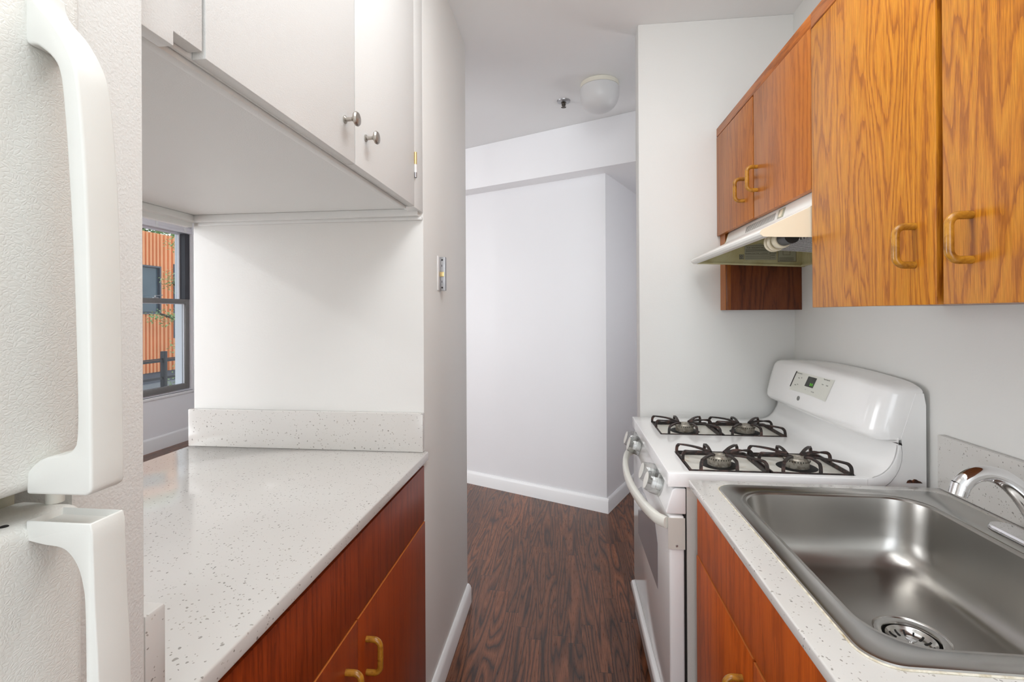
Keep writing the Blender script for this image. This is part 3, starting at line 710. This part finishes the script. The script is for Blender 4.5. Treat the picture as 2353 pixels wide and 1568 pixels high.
# lamp in the hood
bx, bz = .632, 1.589
b = new(); lathe(b, [(0, 0), (.0205, 0), (.0205, .052), (.017, .056), (0, .056)], (bx, 1.445, bz), 'y', 24); lh = obj('lamp_socket', b, 'socket', t)
b = new(); lathe(b, [(0, 0), (.0235, 0), (.0262, .006), (.0262, .024), (.022, .032), (.012, .036), (0, .036)], (bx, 1.497, bz), 'y', 24); bl = obj('light_bulb', b, 'bulb', t)
b = new(); pts = []
for k in range(61):
    a = 2*PI*2.3*k/60; pts.append((bx+.0235*math.cos(a), 1.533+.050*k/60, bz+.0235*math.sin(a)))
tube(b, pts, .0062, 10); obj('spiral_tube', b, 'bulb', bl)
# labels inside the far side of the hood
LY = HF-.0034
def label(x0, x1, z0, z1, pts=None):
    b = new()
    if pts: prism(b, pts, 'y', LY-.0006, LY)
    else: box(b, x0, x1, LY-.0006, LY, z0, z1)
    return obj('label', b, 'label', t)
lb = label(.742, .868, 1.5925, 1.660, [(.742, 1.5945), (.868, 1.5925), (.868, 1.648), (.838, 1.648), (.805, 1.662), (.742, 1.652)])
RX = (PI/2, 0, 0)
for (s, sz, x, z) in (('FOR RESIDENTIAL USE ONLY', .0085, .805, 1.6440), ('GENERAL ELECTRIC COMPANY', .0066, .789, 1.6205), ('CAUTION', .0062, .853, 1.6195)):
    text('lettering', s, sz, 'ink', lb, (x, LY-.0008, z), RX)
b = new()
for z in (1.6365, 1.6325, 1.6285, 1.6525): box(b, .746, .862 if z < 1.65 else .82, LY-.0009, LY-.0007, z, z+.0012)
for z in (1.6145, 1.6065, 1.600): box(b, .745, .840, LY-.0009, LY-.0007, z, z+.0009)
for z in (1.6135, 1.6095, 1.601): box(b, .846, .862, LY-.0009, LY-.0007, z, z+.001)
box(b, .842, .8427, LY-.0009, LY-.0007, 1.596, 1.624); obj('fine_print', b, 'ink', lb, smooth=False)
l2 = label(.8735, .9455, 1.5835, 1.652)
b = new()
def frame_lines(bm, x0, x1, z0, z1, w):
    box(bm, x0, x1, LY-.0009, LY-.0007, z0, z0+w); box(bm, x0, x1, LY-.0009, LY-.0007, z1-w, z1)
    box(bm, x0, x0+w, LY-.0009, LY-.0007, z0, z1); box(bm, x1-w, x1, LY-.0009, LY-.0007, z0, z1)
frame_lines(b, .8735, .9455, 1.5835, 1.652, .0012); frame_lines(b, .893, .922, 1.612, 1.645, .001)
for z in (1.600, 1.596, 1.592, 1.588): box(b, .879, .936, LY-.0009, LY-.0007, z, z+.001)
obj('diagram', b, 'ink', l2, smooth=False)
l3 = label(.7205, .7385, 1.597, 1.6175)
b = new(); frame_lines(b, .7205, .7385, 1.597, 1.6175, .0011)
for k in range(9):
    xx = .723+.0042*(k % 3); zq = 1.600+.0052*(k//3); box(b, xx, xx+.0030, LY-.0009, LY-.0007, zq, zq+.0028+.0008*(k % 2))
obj('stamp_mark', b, 'ink', l3, smooth=False)

# ------------------------------------------------------------------ gas range
t = thing('gas_range', 'white freestanding gas range with four burners against the right wall', 'stove', (.62, 1.805, 0))
Y0, Y1 = 1.426, 2.184
YC = (Y0+Y1)/2
b = new(); box(b, .337, .950, Y0+.003, Y1-.003, .03, .880)
for yy in (Y0+.06, Y1-.06):
    for xx in (.40, .90): lathe(b, [(0, 0), (.016, 0), (.016, .03), (0, .03)], (xx, yy, 0.0), 'z', 12)
obj('body', b, 'enamel_side', t)
# cooktop with two recessed wells, swept up into the backguard
wells = [(.350, .800, 1.450, 1.652), (.346, .803, 1.874, 2.088)]
CT = .9179
b = new()
xs = [.2855, wells[0][0], wells[0][1], .815]; ysl = [Y0, wells[0][2], wells[0][3], wells[1][2], wells[1][3], Y1]
grid = {}
for i, x in enumerate(xs):
    for j, y in enumerate(ysl): grid[i, j] = b.verts.new((x, y, CT))
for i in range(3):
    for j in range(5):
        if i == 1 and j in (1, 3): continue
        b.faces.new((grid[i, j], grid[i+1, j], grid[i+1, j+1], grid[i, j+1]))
for j in (1, 3):
    q = [grid[1, j], grid[2, j], grid[2, j+1], grid[1, j+1]]
    lo = [b.verts.new((x.co.x, x.co.y, CT-.014)) for x in q]
    for k in range(4): b.faces.new((q[k], q[(k+1) % 4], lo[(k+1) % 4], lo[k]))
    b.faces.new(lo)
# cove and back
cv = [(.815, CT)] + [(.815+.078*math.sin(a), CT+.092*(1-math.cos(a))) for a in [PI/2*k/8 for k in range(1, 9)]] + [(.8945, 1.030)]
prev = [grid[3, j] for j in range(6)]
for (x, z) in cv[1:]:
    cur = [b.verts.new((x, y, z)) for y in ysl]
    for j in range(5): b.faces.new((prev[j], cur[j], cur[j+1], prev[j+1]))
    prev = cur
# skirt down
edge = [e for e in b.edges if len(e.link_faces) == 1 and all(abs(vv.co.z-CT) < 1e-6 for vv in e.verts) and
        (all(abs(vv.co.x-.2855) < 1e-5 for vv in e.verts) or all(abs(vv.co.y-Y0) < 1e-5 for vv in e.verts) or all(abs(vv.co.y-Y1) < 1e-5 for vv in e.verts))]
ex = bmesh.ops.extrude_edge_only(b, edges=edge); vs = [g_ for g_ in ex['geom'] if isinstance(g_, bmesh.types.BMVert)]
bmesh.ops.translate(b, verts=vs, vec=(0, 0, -.040))
def cove_off(t0, t1):
    res = []
    for k in range(9):
        a = PI/2*k/8; tt = t0+(t1-t0)*k/8
        res.append((.815+.078*math.sin(a)+tt*math.sin(a), CT+.092*(1-math.cos(a))-tt*math.cos(a)))
    return res
for ya, yb in ((Y0, Y0+.010), (Y1-.010, Y1)):      # rolled end of the swept back
    prism(b, [(.8151, CT)] + cv[1:-1] + [(.8935, 1.012), (.9005, 1.012)] + cove_off(.040, .008)[::-1][:-1] + [(.8151, CT-.040)], 'y', ya, yb)
obj('cooktop', b, 'enamel', t, bev=.008, bseg=3)
# drip pans, burners, grates
def grate_path(x0, x1, y0, y1):
    cx, cy = (x0+x1)/2, (y0+y1)/2; zt, zb = CT+.028, CT+.004
    X = lambda s: x0+(x1-x0)*s; Y = lambda s: y0+(y1-y0)*s
    Vs = [((0, .96), (.42, 1), (-.020, .018)), ((.90, 1), (1, .62), (.020, .016)), ((1, .04), (.60, 0), (.018, -.016)), ((0, .52), (.13, 0), (-.020, -.014))]
    paths = []
    for a, c, (dx, dy) in Vs:
        pa, pc, pm = Vector((X(a[0]), Y(a[1]), 0)), Vector((X(c[0]), Y(c[1]), 0)), Vector((cx+dx, cy+dy, 0))
        path = []
        def leg(p, rev):
            d = (pm-p); q = [p+Vector((0, 0, zb-.006)), p+d*.005+Vector((0, 0, zb+.010)), p+d*.04+Vector((0, 0, zt-.005)), p+d*.14+Vector((0, 0, zt)), p+d*.55+Vector((0, 0, zt+.001)), p+d*.93+Vector((0, 0, zt-.004))]
            return q[::-1] if rev else q
        path = leg(pa, False) + [pm+Vector((0, 0, zt-.005))] + leg(pc, True); paths.append(path)
    return paths
for (x0, x1, y0, y1) in wells:
    xm = (x0+x1)/2
    obj('drip_pan', qb(x0+.001, x1-.001, y0+.001, y1-.001, CT-.0135, CT-.0105), 'pan', t)
    for (a, c) in ((x0+.002, xm-.002), (xm+.002, x1-.002)):
        cx, cy = (a+c)/2, (y0+y1)/2
        b = new(); lathe(b, [(0, 0), (.056, 0), (.054, .0012), (0, .0012)], (cx, cy, CT-.0105), 'z', 32); obj('burner_opening', b, 'hole', t)
        b = new(); lathe(b, [(0, 0), (.034, 0), (.0345, .018), (.0355, .020), (.0355, .024), (.033, .0245), (.030, .0285), (.012, .0295), (.010, .0275), (0, .0275)], (cx, cy, CT-.0095), 'z', 36); bn = obj('burner', b, 'burner', t)
        b = new()
        for k in range(30):
            an = 2*PI*k/30; p = Vector((cx+.0353*math.cos(an), cy+.0353*math.sin(an), CT+.0115)); s = Vector((-math.sin(an), math.cos(an), 0))
            tube(b, [p+Vector((0, 0, -.0022)), p+Vector((0, 0, .0022))], .0012, 6)
        obj('port', b, 'hole', bn, kind='stuff')
        b = new()
        fr_ = [(a+.004, y0+.004), (c-.004, y0+.004), (c-.004, y1-.004), (a+.004, y1-.004)]
        for k in range(4): tube(b, [(*fr_[k], CT-.0035), (*fr_[(k+1) % 4], CT-.0035)], (.0026, .0058))
        for p in grate_path(a+.004, c-.004, y0+.004, y1-.004): tube(b, smooth_path(p, 4), (.0026, .0044))
        obj('grate', b, 'grate', t, bev=.0008, bseg=1)
# control panel
pp = [(.3055, .8725), (.2985, .868), (.2795, .8060), (.2800, .8000), (.2860, .7985), (.335, .7985), (.335, .8725)]
b = new(); prism(b, pp, 'y', Y0+.003, Y1-.003); cp = obj('control_panel', b, 'enamel', t, bev=.003, bseg=3)
ka = Vector((-.956, 0, .294))
for ky in (1.556, 1.648, 1.985, 2.077):
    base = Vector((.2895, ky, .8375))
    rot = ka.to_track_quat('Z', 'Y').to_matrix().to_4x4(); T = Matrix.Translation(base) @ rot
    def lt(prof, seg=36):
        b = new(); lathe(b, prof, (0, 0, 0), 'z', seg); bmesh.ops.transform(b, matrix=T, verts=b.verts[:]); return b
    kb = obj('knob', lt([(0, .001), (.019, .001), (.0185, .014), (.017, .016), (0, .016)]), 'enamel', t)
    b = new(); box(b, -.0045, .0045, -.017, .017, .0155, .028); bmesh.ops.transform(b, matrix=T, verts=b.verts[:]); obj('knob_grip', b, 'enamel', kb, bev=.002)
    b = lt([(.0345, .0005), (.0365, .0005), (.0365, .006), (.0345, .0065), (.0335, .026), (.0295, .044), (.0265, .0475), (0, .0475), (0, .0455), (.0255, .0455), (.0285, .042), (.0322, .026), (.0332, .006)])
    obj('safety_cover', b, 'clearplastic', kb)
    b = new(); lathe(b, [(0, .0478), (.0255, .0478), (.0255, .0486), (0, .0486)], (0, 0, 0), 'z', 32); bmesh.ops.transform(b, matrix=T, verts=b.verts[:]); obj('cover_cap', b, 'enamel_warm', kb)
# vents above the door
for (ya, yb) in ((1.60, 1.70), (1.90, 2.00)):
    b = new()
    for k in range(7):
        y = ya + (yb-ya)*k/7
        for (xa, zq) in ((.2915, .7945), (.297, .7945), (.3025, .7945)): box(b, xa, xa+.003, y, y+.010, zq+.0006, zq+.0013)
    obj('vent_slots', b, 'dark', t, smooth=False)
# oven door
b = new(); box(b, .2890, .331, Y0+.004, Y1-.004, .215, .7935); od = obj('oven_door', b, 'enamel', t, bev=.006, bseg=3)
b = new(); box(b, .285, .332, Y0+.001, Y0+.0035, .6990, .7880); obj('end_cap', b, 'cap', od); 
b = new(); lathe(b, [(0, 0), (.0035, 0), (.003, .001), (0, .0012)], (.309, Y0+.001, .709), 'y', 16, -1); obj('screw', b, 'zinc', od)
prw = [(1.612, .5), (1.612, .66), (1.70, .72), (1.95, .72), (2.04, .66), (2.04, .45), (2.00, .43), (1.66, .43)]
b = new(); prism(b, [(1.612, .480), (1.612, .628), (1.655, .672), (1.70, .690), (1.955, .690), (2.042, .650), (2.042, .468)], 'x', .2882, .2895); obj('oven_window', b, 'ovenglass', od)
hp = []
for k in range(25):
    s = k/24; y = 1.436 + (2.174-1.436)*s; e = math.sin(PI*s)**.55
    hp.append((.283-.062*e, y, .771-.004*e))
b = new()
P = hp; n = len(P); rings = []
for i, p in enumerate(P):
    tx = Vector(P[min(i+1, n-1)]) - Vector(P[max(i-1, 0)]); tx.normalize(); s = tx.cross(Vector((0, 0, 1))).normalized()
    rg = []
    for k in range(14):
        a = 2*PI*k/14; ca, sa = math.cos(a), math.sin(a)
        rg.append(b.verts.new(Vector(p) + s*(.0115*math.copysign(abs(ca)**.7, ca)) + Vector((0, 0, .0165*math.copysign(abs(sa)**.7, sa)))))
    rings.append(rg)
for Ar, Br in zip(rings, rings[1:]):
    for k in range(14): b.faces.new((Ar[k], Ar[(k+1) % 14], Br[(k+1) % 14], Br[k]))
b.faces.new(rings[0]); b.faces.new(rings[-1])
obj('door_handle', b, 'enamel_warm', od)
# drawer
b = new(); box(b, .292, .331, Y0+.004, Y1-.004, .060, .2085); dr = obj('drawer', b, 'enamel', t, bev=.004)
b = new(); prism(b, [(.292, .165), (.281, .168), (.2745, .178), (.2735, .190), (.278, .200), (.292, .2045)], 'y', Y0+.006, Y1-.006); obj('drawer_pull', b, 'enamel', dr, bev=.002)
obj('gap_trim', qb(.331, .3365, Y0+.006, Y1-.006, .06, .872), 'dark', t)
# backguard: end panel shell + console with rounded corners
pnl = [(.9655, .882), (.9655, 1.120), (.9600, 1.152), (.940, 1.152), (.9035, 1.03)] + [(.904, 1.012)] + cove_off(.043, .0105)[::-1][:7] + [(.862, .882)]
b = new(); prism(b, pnl, 'y', Y0+.004, Y1-.004); obj('backguard', b, 'enamel', t, smooth=False)
# console: superelliptic loft along y
prof = [(.842, 1.018), (.835, 1.024), (.832, 1.034), (.8340, 1.050), (.8440, 1.090), (.8560, 1.130), (.8640, 1.152), (.8720, 1.1620), (.885, 1.168), (.955, 1.170), (.962, 1.166), (.962, 1.020), (.90, 1.016)]
b = new(); prevr = None; ny = 41
cxp = .9550
secs = []
for k in range(ny):
    s = -1+2*k/(ny-1)
    s2 = math.copysign(1-(1-abs(s))**1.8, s)
    y = YC + .003 + s2*(Y1-Y0)/2*.995
    d = max(0, abs(s2)-.80)/.20
    kx = (1-d**2.6)**(1/2.6) if d < 1 else 0
    kz = (1-max(0, abs(s2)-.90)**1*0) 
    ring_ = []
    arch = .018*(1-s2*s2)      # gentle arch of the top edge
    for (x, z) in prof:
        f = (z-1.018)/(1.170-1.018); f = max(0, min(1, f))
        dz = (arch + .004)*f
        zz2 = z + dz - .022*(1-kx)*f**2 + .010*(1-kx)*(1-f)
        xx = cxp + (x-cxp)*(.42+.58*kx) - .008*(1-s2*s2)*(1 if x < .9 else 0)
        ring_.append(b.verts.new((xx, y, zz2)))
    secs.append(ring_)
for Ar, Br in zip(secs, secs[1:]):
    m = len(Ar)
    for k in range(m): b.faces.new((Ar[k], Ar[(k+1) % m], Br[(k+1) % m], Br[k]))
b.faces.new(secs[0]); b.faces.new(secs[-1])
con = obj('console', b, 'enamel', t)
# control film on the console face
def onface(y, z, off=.0006):
    """point on the console's sloping face at height z of the flat profile"""
    s2 = (y-YC-.003)/((Y1-Y0)/2*.995); pz = [p for p in prof[:9]]
    for (xa, za), (xb, zb) in zip(pz, pz[1:]):
        if za <= z <= zb or za >= z >= zb:
            if abs(zb-za) < 1e-6: continue
            q = (z-za)/(zb-za); x = xa+(xb-xa)*q; break
    f = (z-1.018)/(1.152)
    f = max(0, min(1, (z-1.018)/(1.170-1.018)))
    arch = .018*(1-s2*s2)
    return Vector((x-.008*(1-s2*s2)-off*.95, y, z+(arch+.004)*f+off*.3))
def face_patch(y0, y1, z0, z1, off, skew=0.0, n=10, round_=0):
    b = new(); rows = []
    for i in range(n+1):
        a = i/n; row = []
        for j in range(n+1):
            c = j/n; row.append(b.verts.new(onface(y0+(y1-y0)*a + skew*(c-.5), z0+(z1-z0)*c - round_*(1-(2*a-1)**2)*(1-2*c)*.5, off)))
        rows.append(row)
    for i in range(n):
        for j in range(n): b.faces.new((rows[i][j], rows[i+1][j], rows[i+1][j+1], rows[i][j+1]))
    return b
film = obj('control_film', face_patch(1.668, 1.925, 1.075, 1.140, .0008, -.02, 10, -.006), 'ctrl', con)
obj('film_tear', face_patch(1.918, 1.926, 1.086, 1.138, .0010, -.02), 'dark', film)
dsp = obj('clock_display', face_patch(1.765, 1.823, 1.100, 1.131, .0012, -.012), 'display', film)
e1 = onface(1.8, 1.09); e2 = onface(1.8, 1.13); upv = (e2-e1).normalized(); rightv = Vector((0, -1, 0)); nv = rightv.cross(upv).normalized()
FR = Matrix((rightv, upv, nv)).transposed()
def ftext(s, size, mat, y, z, parent, off=.0016):
    p = onface(y, z, off); return text('lettering', s, size, mat, parent, p, FR, ext=.0001)
ftext('3:11', .0135, 'digit', 1.784, 1.1085, dsp, .0018)
for s, y, z, sz in (('Oven Controls', 1.886, 1.1335, .0065), ('Time Controls', 1.700, 1.1345, .0065), ('Bake', 1.880, 1.119, .0055), ('Broil', 1.895, 1.0955, .0055), ('Start', 1.878, 1.099, .005), ('Off', 1.862, 1.121, .005), ('Clock', 1.690, 1.119, .0055), ('Timer', 1.716, 1.119, .005), ('+', 1.815, 1.0905, .008), ('-', 1.795, 1.0895, .008), ('Oven Light', 1.765, 1.0895, .0045)):
    ftext(s, sz, 'print', y, z, film)
# round maker's badge below the film
bp = onface(1.851, 1.058, .0012)
b = new(); pts = [bp + (rightv*math.cos(a) + upv*math.sin(a))*.0075 for a in [2*PI*k/28 for k in range(28)]]
tube(b, pts, .0010, 6, closed=True); bd = obj('badge', b, 'print', con)
b = new(); pts = [bp + (rightv*math.cos(a) + upv*math.sin(a))*.0052 for a in [2*PI*k/24 for k in range(24)]]
tube(b, pts, .0005, 6, closed=True); obj('badge_ring', b, 'print', bd)
text('lettering', 'GE', .0075, 'print', bd, bp, FR, ext=.0002)
# rust patch at the foot of the end panel
b = new(); rp = [(.915, .9085), (.918, .9150), (.924, .9175), (.930, .9160), (.934, .9195), (.940, .9185), (.945, .9150), (.950, .9135), (.955, .9090)]
prism(b, rp, 'y', Y0+.0025, Y0+.0044); obj('rust_patch', b, 'rust', t, smooth=False)
b = new(); prism(b, [(.880, 1.0185), (.902, 1.0165), (.9035, 1.010), (.8965, 1.0135)], 'y', Y0+.001, Y0+.0045); obj('chipped_corner', b, 'dark', t, smooth=False)

# ------------------------------------------------------------------ right base cabinet, countertop, backsplash
t = thing('base_cabinet', 'warm reddish wood lower cabinet beneath the sink beside the range', 'cabinet', (.66, .6, 0))
b = new()
for a in ((.376, .395, -.6, 1.388, .10, .894), (.395, .97, 1.365, 1.388, .10, .894), (.395, .97, -.6, -.58, .10, .894), (.95, .97, -.58, 1.365, .10, .894), (.395, .95, -.58, 1.365, .10, .12), (.43, .97, -.6, 1.388, 0, .10)): box(b, *a)
obj('carcass', b, 'mahog2', t, smooth=False)
obj('top_rail', qb(.355, .3755, -.6, 1.388, .7065, .894), 'cherry', t, bev=.0015)
for (y0, y1, yh, z1_) in ((.983, 1.3895, 1.0375, .7040), (.42, .9795, .48, .7010)):
    d = obj('door', qb(.353, .3750, y0, y1, .115, z1_), 'cherry', t, bev=.0015)
    obj('door_top_edge', qb(.3535, .3745, y0+.001, y1-.001, z1_-.0001, z1_+.0008), 'door_edge', d)
    pull(d, (.353, yh, .588), -1, .039)
# slab with a cut-out
SX0, SX1, SY0, SY1 = .3885, .9365, .6735, 1.3435
b = new()
ox0, ox1, oy0, oy1 = .3306, .9755, -.6, 1.3800
ix0, ix1, iy0, iy1 = .41, .915, .70, 1.318
def slab(bm, z0, z1):
    O = [(ox0, oy0), (ox1, oy0), (ox1, oy1), (ox0, oy1)]; I = [(ix0, iy0), (ix1, iy0), (ix1, iy1), (ix0, iy1)]
    V = {}
    for nm, z in (('t', z1), ('b', z0)):
        for kk, pl in (('O', O), ('I', I)):
            for i, p in enumerate(pl): V[nm, kk, i] = bm.verts.new((*p, z))
    for i in range(4):
        j = (i+1) % 4
        bm.faces.new((V['t', 'O', i], V['t', 'O', j], V['t', 'I', j], V['t', 'I', i]))
        bm.faces.new((V['b', 'O', i], V['b', 'I', i], V['b', 'I', j], V['b', 'O', j]))
        bm.faces.new((V['t', 'O', i], V['b', 'O', i], V['b', 'O', j], V['t', 'O', j]))
        bm.faces.new((V['t', 'I', i], V['t', 'I', j], V['b', 'I', j], V['b', 'I', i]))
slab(b, .8955, .915)
tag(obj('countertop', b, 'quartz', bev=.003, bseg=3), 'white speckled quartz countertop around the steel sink, between wall and cooktop', 'countertop')
b = new(); box(b, .9570, .9755, -.6, 1.3795, .9153, 1.0540)
tag(obj('backsplash', b, 'quartz', bev=.0025), 'low speckled quartz backsplash on the right wall behind the faucet', 'backsplash')

# ------------------------------------------------------------------ sink
t = thing('kitchen_sink', 'stainless steel drop-in sink with one deep bowl in the right countertop', 'sink', (.66, 1.01, .917))
def rrect(x0, x1, y0, y1, R, n=8, m=6):
    arcs = []
    for (cx, cy, a0) in ((x1-R, y1-R, 0), (x0+R, y1-R, PI/2), (x0+R, y0+R, PI), (x1-R, y0+R, 3*PI/2)):
        arcs.append([(cx+R*math.cos(a0+PI/2*k/n), cy+R*math.sin(a0+PI/2*k/n)) for k in range(n+1)])
    pts = []
    for i, a in enumerate(arcs):
        pts += a; p, q = a[-1], arcs[(i+1) % 4][0]
        pts += [(p[0]+(q[0]-p[0])*k/m, p[1]+(q[1]-p[1])*k/m) for k in range(1, m)]
    return pts
def loft(bm, loops, cap_last=True):
    rs = [[bm.verts.new(p) for p in lp] for lp in loops]
    for A_, B_ in zip(rs, rs[1:]):
        m = len(A_)
        for k in range(m): bm.faces.new((A_[k], A_[(k+1) % m], B_[(k+1) % m], B_[k]))
    return rs
BX0, BX1, BY0, BY1 = .4335, .8460, .7250, 1.2985
ZB = .755
def lz(pts, z): return [(x, y, z) for x, y in pts]
def inset(d, R): return rrect(BX0+d, BX1-d, BY0+d, BY1-d, R, 10)
b = new()
loops = [lz(rrect(SX0, SX1, SY0, SY1, .045, 10), .9155), lz(rrect(SX0+.002, SX1-.002, SY0+.002, SY1-.002, .044, 10), .9185), lz(rrect(SX0+.008, SX1-.008, SY0+.008, SY1-.008, .040, 10), .9190),
         lz(rrect(SX0+.018, SX1-.018, SY0+.018, SY1-.018, .036, 10), .9172),
         lz(rrect(BX0-.012, BX1+.012, BY0-.012, BY1+.012, .085, 10), .9168), lz(rrect(BX0-.009, BX1+.009, BY0-.009, BY1+.009, .082, 10), .9150)]
rs = loft(b, loops)
obj('rim', b, 'steel_rim', t)
b = new()
loops = [lz(rrect(BX0-.009, BX1+.009, BY0-.009, BY1+.009, .082, 10), .9150), lz(inset(-.003, .078), .9140), lz(inset(.000, .076), .911)]
for (d, dz) in ((.002, .895), (.006, .86), (.011, .825), (.017, .797), (.026, .778), (.039, .765), (.056, .7585), (.078, .7565)):
    loops.append(lz(inset(d, .076+d*.25 if d < .04 else .085), dz))
last = loops[-1]
DC = (.655, 1.0125)
circ = []
for (x, y, z) in last:
    a = math.atan2(y-DC[1], x-DC[0]); circ.append((DC[0]+.075*math.cos(a), DC[1]+.075*math.sin(a), .7545))
loops.append(circ)
def rl(R, z): return [(DC[0]+(p[0]-DC[0])*R/.075, DC[1]+(p[1]-DC[1])*R/.075, z) for p in circ]
loops += [rl(.0615, .7528), rl(.0600, .7510)]
rs = loft(b, loops)
obj('bowl', b, 'steel', t)
b = new(); rs = loft(b, [rl(.0600, .7512), rl(.0585, .7498), rl(.0490, .7490), rl(.0465, .7482), rl(.0450, .7450), rl(.0445, .7300)]); obj('drain_flange', b, 'steel_rim', t)
b = new(); lathe(b, [(0, 0), (.0443, 0), (.0443, .002), (0, .002)], (DC[0], DC[1], .7285), 'z', 40); obj('drain_well', b, 'dark', t)
b = new(); tube(b, [(x, y, .9158) for x, y in rrect(SX0-.0012, SX1+.0012, SY0-.0012, SY1+.0012, .046, 10)], .0016, 6, closed=True); obj('caulk_bead', b, 'caulk', t)
# strainer basket
t = thing('sink_strainer', 'round slotted steel strainer basket in the sink drain', 'strainer', (DC[0], DC[1], .75))
ZS = .7355
b = new(); lathe(b, [(0, 0), (.026, 0), (.0325, .0018), (.0372, .0060), (.0395, .0100), (.0405, .0108), (.0408, .0098), (.0385, .0050), (.0335, 0), (.026, -.0018), (0, -.0018)], (DC[0], DC[1], ZS), 'z', 48); obj('basket', b, 'steel_rim', t)
b = new(); lathe(b, [(0, 0), (.0055, 0), (.0045, .006), (.0090, .0080), (.0090, .0100), (0, .0112)], (DC[0], DC[1], ZS+.0003), 'z', 24); obj('post_knob', b, 'chrome', t)
b = new()
for k in range(14):
    a = 2*PI*k/14; c_, s_ = math.cos(a), math.sin(a)
    tube(b, [(DC[0]+.0235*c_, DC[1]+.0235*s_, ZS+.0004), (DC[0]+.0315*c_, DC[1]+.0315*s_, ZS+.0019), (DC[0]+.0355*c_, DC[1]+.0355*s_, ZS+.0048)], (.0015, .0006))
obj('slots', b, 'dark', t, smooth=False)

# ------------------------------------------------------------------ faucet
t = thing('faucet', 'chrome kitchen faucet with low arched spout on the rear deck of the sink', 'faucet', (.905, 1.01, .918))
b = new(); pl = rrect(.8795, .9295, .885, 1.145, .0245, 8)
loft_l = [lz(pl, .9178), lz([(.9045+(x-.9045)*.985, 1.015+(y-1.015)*.995) for x, y in pl], .9225), lz([(.9045+(x-.9045)*.90, 1.015+(y-1.015)*.978) for x, y in pl], .9262), lz([(.9045+(x-.9045)*.55, 1.015+(y-1.015)*.90) for x, y in pl], .9278)]
rs = loft(b, loft_l); b.faces.new(rs[0]); b.faces.new(rs[-1]); obj('deck_plate', b, 'chrome', t)
b = new(); lathe(b, [(0, 0), (.0248, 0), (.0246, .014), (.0244, .022), (0, .024)], (.9055, 1.036, .9275), 'z', 32); obj('faucet_body', b, 'chrome', t)
sp = [(.9055, 1.036, .945), (.9045, 1.038, .966), (.892, 1.043, .996), (.872, 1.048, 1.025), (.848, 1.051, 1.046), (.823, 1.052, 1.0545), (.800, 1.0515, 1.0530), (.783, 1.0505, 1.0440), (.7705, 1.0500, 1.0295)]
sp2 = smooth_path(sp); nr = len(sp2)
b = new(); tube(b, sp2, [.0255 - .0105*min(1, i/(nr*.62)) + .0008*max(0, (i/nr-.7)/.3) for i in range(nr)], 20); so = obj('spout', b, 'chrome', t)
d_ = (sp2[-1]-sp2[-3]).normalized(); d_ = (d_+Vector((0, 0, -1.2))).normalized(); e0 = sp2[-1]-d_*.004
b = new(); tube(b, [e0, e0+d_*.010, e0+d_*.0101, e0+d_*.0112, e0+d_*.0113, e0+d_*.022], [.0158, .0160, .0152, .0152, .0157, .0152], 28); obj('aerator', b, 'chrome', so)
b = new(); tube(b, smooth_path([(.908, 1.030, .955), (.926, .990, .995), (.938, .950, 1.025)]), .006, 12); obj('lever', b, 'chrome', t)

# lettering becomes plain mesh
bpy.context.view_layer.update()
dg = bpy.context.evaluated_depsgraph_get()
for o in [q for q in bpy.data.objects if q.type == 'FONT']:
    me = bpy.data.meshes.new_from_object(o.evaluated_get(dg)); nm = o.name
    n_ = bpy.data.objects.new('lettering', me); COL.objects.link(n_); n_.parent = o.parent
    n_.location = o.location; n_.rotation_euler = o.rotation_euler
    bpy.data.objects.remove(o)
for o in list(bpy.data.objects):
    if '_w' in o: del o['_w']
